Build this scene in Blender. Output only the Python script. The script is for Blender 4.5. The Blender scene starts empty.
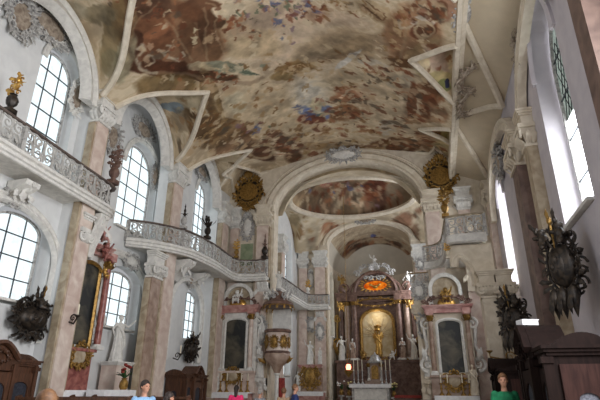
import bpy, math, random
import numpy as np
from mathutils import Vector as V, Matrix, geometry
S = bpy.context.scene
COL = S.collection
PI = math.pi
sin, cos = math.sin, math.cos
AX = -4.2                      # nave axis
HW = 7.3                       # half width of the nave between the arcades
XL, XR = AX - HW, AX + HW      # -11.5 and 3.1
CAM = V((0, 0, 1.55))

# ------------------------------------------------------------------ mesh builder
class MB:
    def __init__(s): s.v = []; s.f = []; s.T = Matrix()
    def at(s, *a): s.T = place(*a); return s
    def add(s, vs, fs):
        b = len(s.v); s.v += [tuple(s.T @ V(p)) for p in vs]; s.f += [tuple(b + i for i in f) for f in fs]
    def box(s, cx, cy, cz, sx, sy, sz, bev=0):
        x, y, z = sx/2, sy/2, sz/2
        if bev:
            b = min(bev, x*.9, y*.9)
            pl = [(x-b,-y),(x,-y+b),(x,y-b),(x-b,y),(-x+b,y),(-x,y-b),(-x,-y+b),(-x+b,-y)]
            s.prism([(cx+p, cy+q) for p, q in pl], cz-z, cz+z); return
        s.add([(cx+i*x, cy+j*y, cz+k*z) for i in (-1,1) for j in (-1,1) for k in (-1,1)],
              [(0,1,3,2),(4,6,7,5),(0,4,5,1),(2,3,7,6),(0,2,6,4),(1,5,7,3)])
    def prism(s, pl, z0, z1):
        n = len(pl)
        s.add([(p[0],p[1],z0) for p in pl] + [(p[0],p[1],z1) for p in pl],
              [tuple(range(n))[::-1], tuple(range(n, 2*n))] + [(i,(i+1)%n,n+(i+1)%n,n+i) for i in range(n)])
    def lathe(s, prof, n=16, c=(0,0,0), a0=0, a1=2*PI, flute=0, fl=0):
        full = abs(a1-a0) > 6.28; m = n if full else n+1
        vs = []
        for r, z in prof:
            for i in range(m):
                a = a0+(a1-a0)*i/n
                rr = r*(1+fl*cos(flute*a)) if flute else r
                vs.append((c[0]+rr*cos(a), c[1]+rr*sin(a), c[2]+z))
        fs = []
        for j in range(len(prof)-1):
            for i in range(n):
                k = (i+1) % m
                fs.append((j*m+i, j*m+k, (j+1)*m+k, (j+1)*m+i))
        if full:
            fs.append(tuple(range(m))[::-1]); fs.append(tuple((len(prof)-1)*m+i for i in range(m)))
        s.add(vs, fs)
    def tube(s, pts, r, n=6):
        pts = [V(p) for p in pts]; m = len(pts)
        rs = r if isinstance(r, (list, tuple)) else [r]*m
        vs = []; up = None
        for i, p in enumerate(pts):
            t = (pts[min(i+1,m-1)]-pts[max(i-1,0)])
            t = t.normalized() if t.length > 1e-9 else V((0,0,1))
            if up is None:
                up = V((0,0,1)) if abs(t.z) < .9 else V((1,0,0))
            a = (up - t*up.dot(t))
            a = a.normalized() if a.length > 1e-6 else t.orthogonal().normalized()
            b = t.cross(a); up = a
            for k in range(n):
                w = 2*PI*k/n; vs.append(tuple(p + (a*cos(w)+b*sin(w))*rs[i]))
        fs = [(i*n+k, i*n+(k+1)%n, (i+1)*n+(k+1)%n, (i+1)*n+k) for i in range(m-1) for k in range(n)]
        fs += [tuple(range(n))[::-1], tuple((m-1)*n+k for k in range(n))]
        s.add(vs, fs)
    def ball(s, c, r, n=10, m=6):
        r = r if isinstance(r, (list, tuple)) else (r, r, r)
        vs = [(c[0],c[1],c[2]-r[2])]
        for j in range(1, m):
            a = -PI/2+PI*j/m
            vs += [(c[0]+r[0]*cos(a)*cos(2*PI*i/n), c[1]+r[1]*cos(a)*sin(2*PI*i/n), c[2]+r[2]*sin(a)) for i in range(n)]
        vs.append((c[0],c[1],c[2]+r[2])); L = len(vs)-1
        fs = [(0, 1+(i+1)%n, 1+i) for i in range(n)]
        fs += [(1+j*n+i, 1+j*n+(i+1)%n, 1+(j+1)*n+(i+1)%n, 1+(j+1)*n+i) for j in range(m-2) for i in range(n)]
        fs += [(1+(m-2)*n+i, 1+(m-2)*n+(i+1)%n, L) for i in range(n)]
        s.add(vs, fs)
    def sweep(s, prof, path, closed=False, up=(0,0,1), n_out=None):
        """prof: (outward, up) pairs swept along the path; outward = t x up unless given per point"""
        path = [V(p) for p in path]; m = len(path); k = len(prof); vs = []
        U = V(up)
        for i, p in enumerate(path):
            a = path[(i-1) % m] if closed or i else path[i]
            b = path[(i+1) % m] if closed or i < m-1 else path[i]
            t = (b-a).normalized()
            if n_out is not None:
                o = V(n_out[i]) if isinstance(n_out, list) else V(n_out)
                u2 = t.cross(o).normalized()
            else:
                o = t.cross(U).normalized(); u2 = U
            vs += [tuple(p+o*q[0]+u2*q[1]) for q in prof]
        fs = []
        for i in range(m if closed else m-1):
            j = (i+1) % m
            fs += [(i*k+q, i*k+(q+1)%k, j*k+(q+1)%k, j*k+q) for q in range(k)]
        if not closed: fs += [tuple(range(k))[::-1], tuple((m-1)*k+q for q in range(k))]
        s.add(vs, fs)
    def poly(s, outer, holes, fn, thick):
        """a wall from a 2D outline with holes; fn(u,v,w) maps to 3D, w in 0..thick"""
        loops = [outer]+holes; flat = [p for l in loops for p in l]; n = len(flat)
        tri = geometry.tessellate_polygon([[V((p[0],p[1],0)) for p in l] for l in loops])
        vs = [fn(p[0],p[1],0) for p in flat]+[fn(p[0],p[1],thick) for p in flat]
        fs = [tuple(t) for t in tri]+[tuple(n+i for i in t)[::-1] for t in tri]
        b = 0
        for l in loops:
            k = len(l); fs += [(b+i, b+(i+1)%k, n+b+(i+1)%k, n+b+i) for i in range(k)]; b += k
        s.add(vs, fs)
    def leaf(s, base, d, nrm, L, W, curl=.4, n=5):
        base, d, nrm = V(base), V(d).normalized(), V(nrm).normalized()
        sd = d.cross(nrm).normalized(); vs = []
        for i in range(n+1):
            t = i/n; w = W*(sin(PI*min(1,t*.92+.08))**.8)*(1 if i % 2 else .72)
            c = base+d*(L*t)+nrm*(curl*L*sin(t*PI*.9)*.5)
            vs += [c-sd*w, c+nrm*(W*.45*(1-t)+.004), c+sd*w, c-nrm*.01]
        fs = []
        for i in range(n):
            a, b = i*4, i*4+4
            fs += [(a+k, a+(k+1)%4, b+(k+1)%4, b+k) for k in range(4)]
        fs += [(3,2,1,0), (n*4, n*4+1, n*4+2, n*4+3)]
        s.add(vs, fs)
    def spiral(s, c, r, turns, r0, r1, flip=1, start=0, n=None, ax=((1,0,0),(0,0,1)), lift=0):
        """C-scroll: a spiral tube in the plane ax, out of its tail"""
        n = n or int(10*turns)+4; a, b = V(ax[0]), V(ax[1]); w = a.cross(b); pts = []; rs = []
        for i in range(n+1):
            t = i/n; ang = start+flip*turns*2*PI*t; q = r*(1-.82*t)
            pts.append(V(c)+a*(q*cos(ang))+b*(q*sin(ang))-w*(lift*t)); rs.append(r0+(r1-r0)*t)
        s.tube(pts, rs, 6)
    def build(s, name, mat, parent=None, smooth=True, loc=None):
        me = bpy.data.meshes.new(name); me.from_pydata(s.v, [], s.f); me.validate(); me.update()
        if smooth:
            me.polygons.foreach_set('use_smooth', [True]*len(me.polygons))
            try: me.set_sharp_from_angle(angle=.7)
            except Exception: pass
        me.materials.append(mat)
        o = bpy.data.objects.new(name, me); COL.objects.link(o)
        if parent: o.parent = parent
        if loc: o.location = loc
        return o

def place(loc=(0,0,0), rz=0, sc=1, rx=0, ry=0):
    sc = sc if isinstance(sc, (list, tuple)) else (sc,)*3
    return Matrix.Translation(loc) @ Matrix.Rotation(rz,4,'Z') @ Matrix.Rotation(ry,4,'Y') @ Matrix.Rotation(rx,4,'X') @ Matrix.Diagonal((*sc,1))
def thing(name, label, cat, loc=(0,0,0), rz=0, group=None, sc=1):
    o = bpy.data.objects.new(name, None); COL.objects.link(o)
    o.location = loc; o.rotation_euler = (0,0,rz); o.scale = (sc,)*3 if not isinstance(sc, tuple) else sc
    o.empty_display_size = .1
    return tag(o, label, cat, group)
def tag(o, label, cat, group=None):
    o['label'] = label; o['category'] = cat
    if group: o['group'] = group
    return o
def struct(o): o['kind'] = 'structure'; return o
def kids(o): return [c for c in bpy.data.objects if c.parent == o]
def copy_tree(o, loc, rz, label, sc=None):
    def rec(a, par):
        b = a.copy(); COL.objects.link(b); b.parent = par
        for ch in CH.get(a.name, []): rec(ch, b)
        return b
    CH = {}
    for x in bpy.data.objects:
        if x.parent: CH.setdefault(x.parent.name, []).append(x)
    r = rec(o, None); r.location = loc; r.rotation_euler = (0,0,rz); r['label'] = label
    if sc: r.scale = (sc,)*3 if not isinstance(sc, tuple) else sc
    return r

# ------------------------------------------------------------------ materials
def lin(c): return tuple(((x/255)/12.92 if x/255 <= .04045 else ((x/255+.055)/1.055)**2.4) for x in c)
def mat(name, c, c2=None, rough=.6, metal=0, scale=4, detail=4, bump=0, bscale=20, lo=.35, hi=.65, stretch=None, spec=.4):
    m = bpy.data.materials.new(name); m.use_nodes = True; N = m.node_tree.nodes; L = m.node_tree.links
    b = N['Principled BSDF']; b.inputs['Roughness'].default_value = rough; b.inputs['Metallic'].default_value = metal
    b.inputs['Specular IOR Level'].default_value = spec
    tc = N.new('ShaderNodeTexCoord'); src = tc.outputs['Object']
    if stretch:
        mp = N.new('ShaderNodeMapping'); mp.inputs['Scale'].default_value = stretch; L.new(src, mp.inputs[0]); src = mp.outputs[0]
    if c2:
        n = N.new('ShaderNodeTexNoise'); n.inputs['Scale'].default_value = scale; n.inputs['Detail'].default_value = detail
        n.inputs['Distortion'].default_value = .6
        r = N.new('ShaderNodeValToRGB'); r.color_ramp.elements[0].position = lo; r.color_ramp.elements[1].position = hi
        r.color_ramp.elements[0].color = (*lin(c),1); r.color_ramp.elements[1].color = (*lin(c2),1)
        L.new(src, n.inputs['Vector']); L.new(n.outputs['Fac'], r.inputs[0]); L.new(r.outputs[0], b.inputs['Base Color'])
    else: b.inputs['Base Color'].default_value = (*lin(c),1)
    if bump:
        n2 = N.new('ShaderNodeTexNoise'); n2.inputs['Scale'].default_value = bscale; n2.inputs['Detail'].default_value = 3
        bp = N.new('ShaderNodeBump'); bp.inputs['Strength'].default_value = bump; bp.inputs['Distance'].default_value = .02
        L.new(src, n2.inputs['Vector']); L.new(n2.outputs['Fac'], bp.inputs['Height']); L.new(bp.outputs[0], b.inputs['Normal'])
    return m
def emit(name, c, st, c2=None, scale=6, stretch=None):
    m = bpy.data.materials.new(name); m.use_nodes = True; N = m.node_tree.nodes; L = m.node_tree.links
    N.remove(N['Principled BSDF']); e = N.new('ShaderNodeEmission'); e.inputs['Strength'].default_value = st
    e.inputs['Color'].default_value = (*lin(c),1)
    if c2:
        tc = N.new('ShaderNodeTexCoord'); n = N.new('ShaderNodeTexNoise'); n.inputs['Scale'].default_value = scale
        r = N.new('ShaderNodeValToRGB'); r.color_ramp.elements[0].position=.35; r.color_ramp.elements[1].position=.62
        r.color_ramp.elements[0].color = (*lin(c),1); r.color_ramp.elements[1].color = (*lin(c2),1)
        L.new(tc.outputs['Object'], n.inputs['Vector']); L.new(n.outputs['Fac'], r.inputs[0]); L.new(r.outputs[0], e.inputs['Color'])
    L.new(e.outputs[0], N['Material Output'].inputs[0]); return m
def vcol(name, rough=.85):
    m = bpy.data.materials.new(name); m.use_nodes = True; N = m.node_tree.nodes; L = m.node_tree.links
    b = N['Principled BSDF']; b.inputs['Roughness'].default_value = rough; b.inputs['Specular IOR Level'].default_value = .15
    a = N.new('ShaderNodeVertexColor'); a.layer_name = 'paint'; L.new(a.outputs[0], b.inputs['Base Color']); return m
M = dict(
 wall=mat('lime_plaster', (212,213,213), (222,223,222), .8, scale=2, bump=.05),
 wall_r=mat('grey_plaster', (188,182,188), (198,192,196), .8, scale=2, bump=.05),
 stucco=mat('stucco', (205,203,198), (226,224,218), .7, scale=5, bump=.2, bscale=30),
 stucco_w=mat('warm_stucco', (204,192,172), (222,212,194), .75, scale=3, bump=.15, bscale=24),
 stucco_g=mat('grey_stucco', (140,138,136), (196,194,190), .75, scale=9, bump=.3, bscale=40),
 relief=mat('brown_relief', (128,112,98), (178,165,148), .75, scale=6, bump=.3, bscale=30),
 pink=mat('pink_marble', (194,170,158), (222,208,196), .45, scale=2.2, detail=8),
 rose=mat('rose_marble', (158,104,98), (196,156,146), .4, scale=3.2, detail=8),
 red=mat('red_marble', (116,60,56), (164,108,98), .35, scale=5, detail=8),
 brown=mat('brown_marble', (138,112,96), (178,156,140), .45, scale=2.5, detail=8),
 olive=mat('ochre_marble', (150,132,108), (188,174,150), .45, scale=3, detail=8),
 maroon=mat('maroon_stucco', (84,60,52), (126,100,88), .5, scale=4, detail=6),
 gold=mat('gilding', (176,132,62), (212,172,98), .35, .7, scale=8, bump=.2),
 dgold=mat('dull_gilding', (120,92,48), (168,132,70), .45, .6, scale=9, bump=.3),
 bronze=mat('dark_bronze', (22,20,20), (64,54,44), .45, .3, scale=9, bump=.4),
 iron=mat('black_iron', (24,24,26), None, .55, .5),
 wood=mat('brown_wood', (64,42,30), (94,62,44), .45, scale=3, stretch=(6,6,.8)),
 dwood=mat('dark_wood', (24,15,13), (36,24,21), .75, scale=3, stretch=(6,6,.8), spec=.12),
 dwood2=mat('reddish_dark_wood', (46,28,25), (62,40,35), .7, scale=3, stretch=(6,6,.8), spec=.15),
 curtain=mat('violet_grille_cloth', (34,36,44), (54,56,66), .8, scale=20),
 grille=mat('pale_pierced_panel', (120,122,132), (70,72,82), .6, scale=30),
 floor=mat('stone_floor', (150,140,128), (176,168,156), .5, scale=3),
 cloth=mat('altar_linen', (222,222,224), (236,236,236), .85, scale=6),
 skin=mat('skin', (184,134,110), (198,150,126), .6, scale=8),
 hair=mat('dark_hair', (34,26,24), (52,40,34), .6, scale=30),
 bhair=mat('brown_hair', (96,66,44), (126,90,60), .6, scale=30),
 ghair=mat('grey_hair', (120,116,112), (160,156,150), .6, scale=30),
 blue=mat('light_blue_cotton', (132,170,206), (148,186,220), .85, scale=9),
 green=mat('sea_green_cotton', (70,140,126), (90,160,142), .85, scale=9),
 dgreen=mat('bright_green_cotton', (22,104,68), (32,126,84), .85, scale=9),
 pinkc=mat('hot_pink_cotton', (214,36,96), (232,58,116), .85, scale=9),
 navy=mat('navy_cotton', (36,48,92), (50,64,112), .85, scale=9),
 greyc=mat('grey_cotton', (120,124,130), (148,152,158), .85, scale=9),
 tan=mat('tan_cotton', (150,124,100), (170,146,120), .85, scale=9),
 jean=mat('denim', (52,60,84), (70,78,100), .85, scale=20),
 eye=mat('eye', (40,34,30), None, .2),
 ivory=mat('candle_wax', (226,218,196), None, .5),
 silver=mat('silver', (190,190,190), (140,140,140), .35, .7, scale=9),
 paint=mat('altar_painting', (34,36,36), (112,104,86), .5, scale=1.6, detail=7, lo=.42, hi=.8),
 paint2=mat('green_wall_panel', (118,134,104), (150,160,132), .6, scale=3),
 redcloth=mat('red_cloth', (120,40,36), (150,58,50), .8, scale=6),
 leafg=mat('leaf_green', (36,66,36), (62,96,52), .6, scale=12),
 petal=mat('flower_petal', (222,200,90), (236,226,180), .6, scale=20),
 tab=mat('niche_gilding', (226,212,178), (208,186,140), .6, 0, scale=3),
 railing=mat('brown_handrail', (84,70,64), (112,98,90), .5, scale=6),
 bar=mat('grey_glazing_bar', (74,80,84), None, .6),
 shade_brown=mat('shaded_brown_marble', (92,74,68), (128,106,96), .5, scale=2.5, detail=8),  # brown marble with the shade of the right wall put into its colour
 rail=mat('balustrade_stucco', (166,164,160), (190,188,183), .75, scale=6),
 black=mat('blackened_disc', (22,22,26), (44,44,52), .5, scale=6),
)
PANE = emit('daylit_glass', (216,232,238), 1.35, (236,244,248), 5)
PANE_R = emit('bright_daylit_glass', (236,242,248), 9.0, (244,248,252), 4)
STAINED = emit('green_leaded_glass', (150,170,160), .55, (205,214,206), 16)
GLORY = emit('amber_glass', (255,150,40), .9, (190,70,14), 3)
FLAME = emit('red_lamp_glass', (255,140,110), 5)

# ------------------------------------------------------------------ noise and the painted ceilings
rngT = np.random.RandomState(7); TAB = rngT.rand(256,256)
def vnoise(x, y):
    xi = np.floor(x).astype(int); yi = np.floor(y).astype(int); fx = x-xi; fy = y-yi
    fx = fx*fx*(3-2*fx); fy = fy*fy*(3-2*fy); g = lambda a,b: TAB[a & 255, b & 255]
    return (g(xi,yi)*(1-fx)+g(xi+1,yi)*fx)*(1-fy)+(g(xi,yi+1)*(1-fx)+g(xi+1,yi+1)*fx)*fy
def fbm(x, y, o=4):
    s = 0; a = .5; t = 0
    for i in range(o): s = s+a*vnoise(x*2**i+17*i, y*2**i+31*i); t += a; a *= .55
    return s/t
F0 = 484.0; PITCH = math.radians(21.6); YAW = math.radians(15); ROLL = math.radians(.3)
fw = np.array([-sin(YAW)*cos(PITCH), cos(YAW)*cos(PITCH), sin(PITCH)]); rt0 = np.array([cos(YAW), sin(YAW), 0.]); up0 = np.cross(rt0, fw)
RT = cos(ROLL)*rt0+sin(ROLL)*up0; UP = cos(ROLL)*up0-sin(ROLL)*rt0
def paint_mesh(me, P, base, strokes, dabs, seed, white=None, gain=1.0):
    """a fresco laid on a vault in plan metres: cloud ground, then brush shapes (x, y, 2x2 shape matrix, colour,
    softness, opacity), lines (points, width, colour, opacity) and flecks (x, y, two spread vectors, number, palette, size)"""
    wx, wy = P[:,0], P[:,1]
    n2 = fbm(wx*3.2+seed*3, wy*3.2, 4)
    ux = wx+(fbm(wx*1.6, wy*1.6+seed, 4)-.5)*.18+(n2-.5)*.11; uy = wy+(fbm(wx*1.6+40, wy*1.6+seed, 4)-.5)*.22+(fbm(wx*4+9, wy*4, 3)-.5)*.24
    c0, c1, c2 = [np.array(b, float) for b in base]
    a1 = fbm(wx*.55+seed, wy*.7, 4); a2 = fbm(wx*.6+50, wy*.8+seed, 4)
    v = fbm(wx*.85+2.2*a1, wy*1.3+2.2*a2+seed, 6); v = np.clip((v-.22)/.56, 0, 1)
    ramp = [(0,c0*.8),(.3,c0*.92),(.36,c0),(.44,c1),(.47,c2),(.52,c1*.95),(.58,c0),(.62,c1),(.7,c2*1.03),(.78,c1),(1,c0*.9)]
    C = np.stack([np.interp(v, [q[0] for q in ramp], [q[1][k] for q in ramp]) for k in range(3)], 1); C = (.55*C+.45*(c1*.5+c2*.5))*(.94+.12*n2)[:,None]
    hx = wx+(fbm(wx*5+3, wy*5+seed, 3)-.5)*.3; hy = wy+(fbm(wx*5+60, wy*5+seed, 3)-.5)*.36
    k = (1+.5*(n2-.5)+.35*(v-.5))[:,None]
    for s in strokes:
        if isinstance(s[0], tuple):
            pts, wd, col, al = s; q = np.full(len(P), 99.)
            for (x0,y0),(x1,y1) in zip(pts, pts[1:]):
                L = max(1e-6, (x1-x0)**2+(y1-y0)**2); t = np.clip(((ux-x0)*(x1-x0)+(uy-y0)*(y1-y0))/L, 0, 1)
                q = np.minimum(q, np.hypot(ux-x0-t*(x1-x0), uy-y0-t*(y1-y0)))
            w = np.clip(1.4-q/wd, 0, 1)*al
        else:
            x, y, m0, m1, m2, m3, col, soft, al = s; dx = ux-x; dy = uy-y; soft *= .28
            w = np.clip((1+soft-np.hypot(m0*dx+m1*dy, m2*dx+m3*dy))/(2*soft), 0, 1)*al
        cc = np.array(col, float); cc = cc*.82+.18*cc.mean()*np.array([1.04,1,.94]); C = C*(1-w[:,None])+cc*k*w[:,None]
    R = random.Random(seed)
    for (cx,cy,ax,ay,bx,by,n,pal,size) in dabs:
        for i in range(n):
            g1, g2 = R.gauss(0,1), R.gauss(0,1); x = cx+ax*g1+bx*g2; y = cy+ay*g1+by*g2
            rx = size*R.uniform(.35,1.1)*1.15; ry = rx*R.uniform(.35,.75); a = R.uniform(0,PI); col = R.choice(pal)
            b = (abs(wx-x) < 2*rx+.25) & (abs(wy-y) < 2*rx+.25)
            if not b.any(): continue
            dx = hx[b]-x; dy = hy[b]-y
            q = np.hypot((dx*cos(a)+dy*sin(a))/rx, (-dx*sin(a)+dy*cos(a))/ry)
            w = (np.clip((1.3-q)/.6, 0, 1)*.7)[:,None]; C[b] = C[b]*(1-w)+np.array(col,float)*w
    if white is not None:
        msk, wc = white; C[msk] = np.array(wc)*(.96+.08*n2[msk])[:,None]
    C = np.clip(C,0,255)/255; C = np.where(C <= .04045, C/12.92, ((C+.055)/1.055)**2.4)*gain
    A = me.color_attributes.new('paint', 'FLOAT_COLOR', 'POINT')
    buf = np.ones((len(P),4), np.float32); buf[:,:3] = np.clip(C,0,.92); A.data.foreach_set('color', buf.ravel())
def grid_obj(name, P, ny, nx, m, closed=False):
    me = bpy.data.meshes.new(name)
    idx = np.arange(ny*nx).reshape(ny,nx)
    if closed: idx = np.concatenate([idx, idx[:,:1]], 1)
    q = np.stack([idx[:-1,:-1], idx[:-1,1:], idx[1:,1:], idx[1:,:-1]], -1).reshape(-1,4)
    me.vertices.add(len(P)); me.vertices.foreach_set('co', P.astype(np.float32).ravel())
    me.loops.add(q.size); me.loops.foreach_set('vertex_index', q.ravel().astype(np.int32))
    me.polygons.add(len(q)); me.polygons.foreach_set('loop_start', np.arange(0,q.size,4,dtype=np.int32))
    me.update(calc_edges=True); me.validate()
    me.polygons.foreach_set('use_smooth', [True]*len(me.polygons)); me.materials.append(m)
    o = bpy.data.objects.new(name, me); COL.objects.link(o); return o, me

SPR, CROWN = 11.5, 15.3
BAYS = [(7.6, 13.0, 14.2), (13.7, 18.7, 14.05), (19.7, 24.4, 14.2)]      # y0, y1, apex of the wall arch
SLOPE = -.13
def vault(x, y=0):
    """nave vault; its haunches rise towards the chancel arch"""
    u = np.clip(np.abs((x-AX)/HW), 0, 1); t = np.clip((y-20)/5.5, 0, 1); return SPR+(CROWN-SPR)*(1-u**1.6)+1.35*t*t*(3-2*t)*np.clip(u/.75, 0, 1)**2
def archz(y, b, d=0):
    """lunette height: the wall arch, growing pointed towards its tip"""
    y0, y1, ap = b; u = np.abs((y-(y0+y1)/2)/((y1-y0)/2)); t = np.clip(d/3.2, 0, 1); q = np.clip(1-u, 0, 1)
    return np.where(u < 1, 11.3+(ap-11.3)*((1-t)*np.sqrt(np.clip(1-u*u,0,1))+t*q**.75), -9)
def lun(x, y):
    d = np.maximum(0, np.minimum(x-XL, XR-x)); z = np.full(np.shape(x), -9.)
    for b in BAYS:
        a = archz(y, b, d); z = np.maximum(z, np.where(a > 0, a+SLOPE*d, -9))
    return z
PAL1 = [(120,70,48),(96,58,40),(176,150,122),(150,100,70),(86,74,62),(190,170,140)]
PAL2 = [(84,92,124),(116,70,58),(160,120,96),(84,96,76),(188,168,140),(128,106,116)]
PAL3 = [(128,92,58),(108,78,48),(186,160,122),(150,122,84)]
CRM = [(214,198,168),(198,178,146),(186,160,126)]
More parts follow.
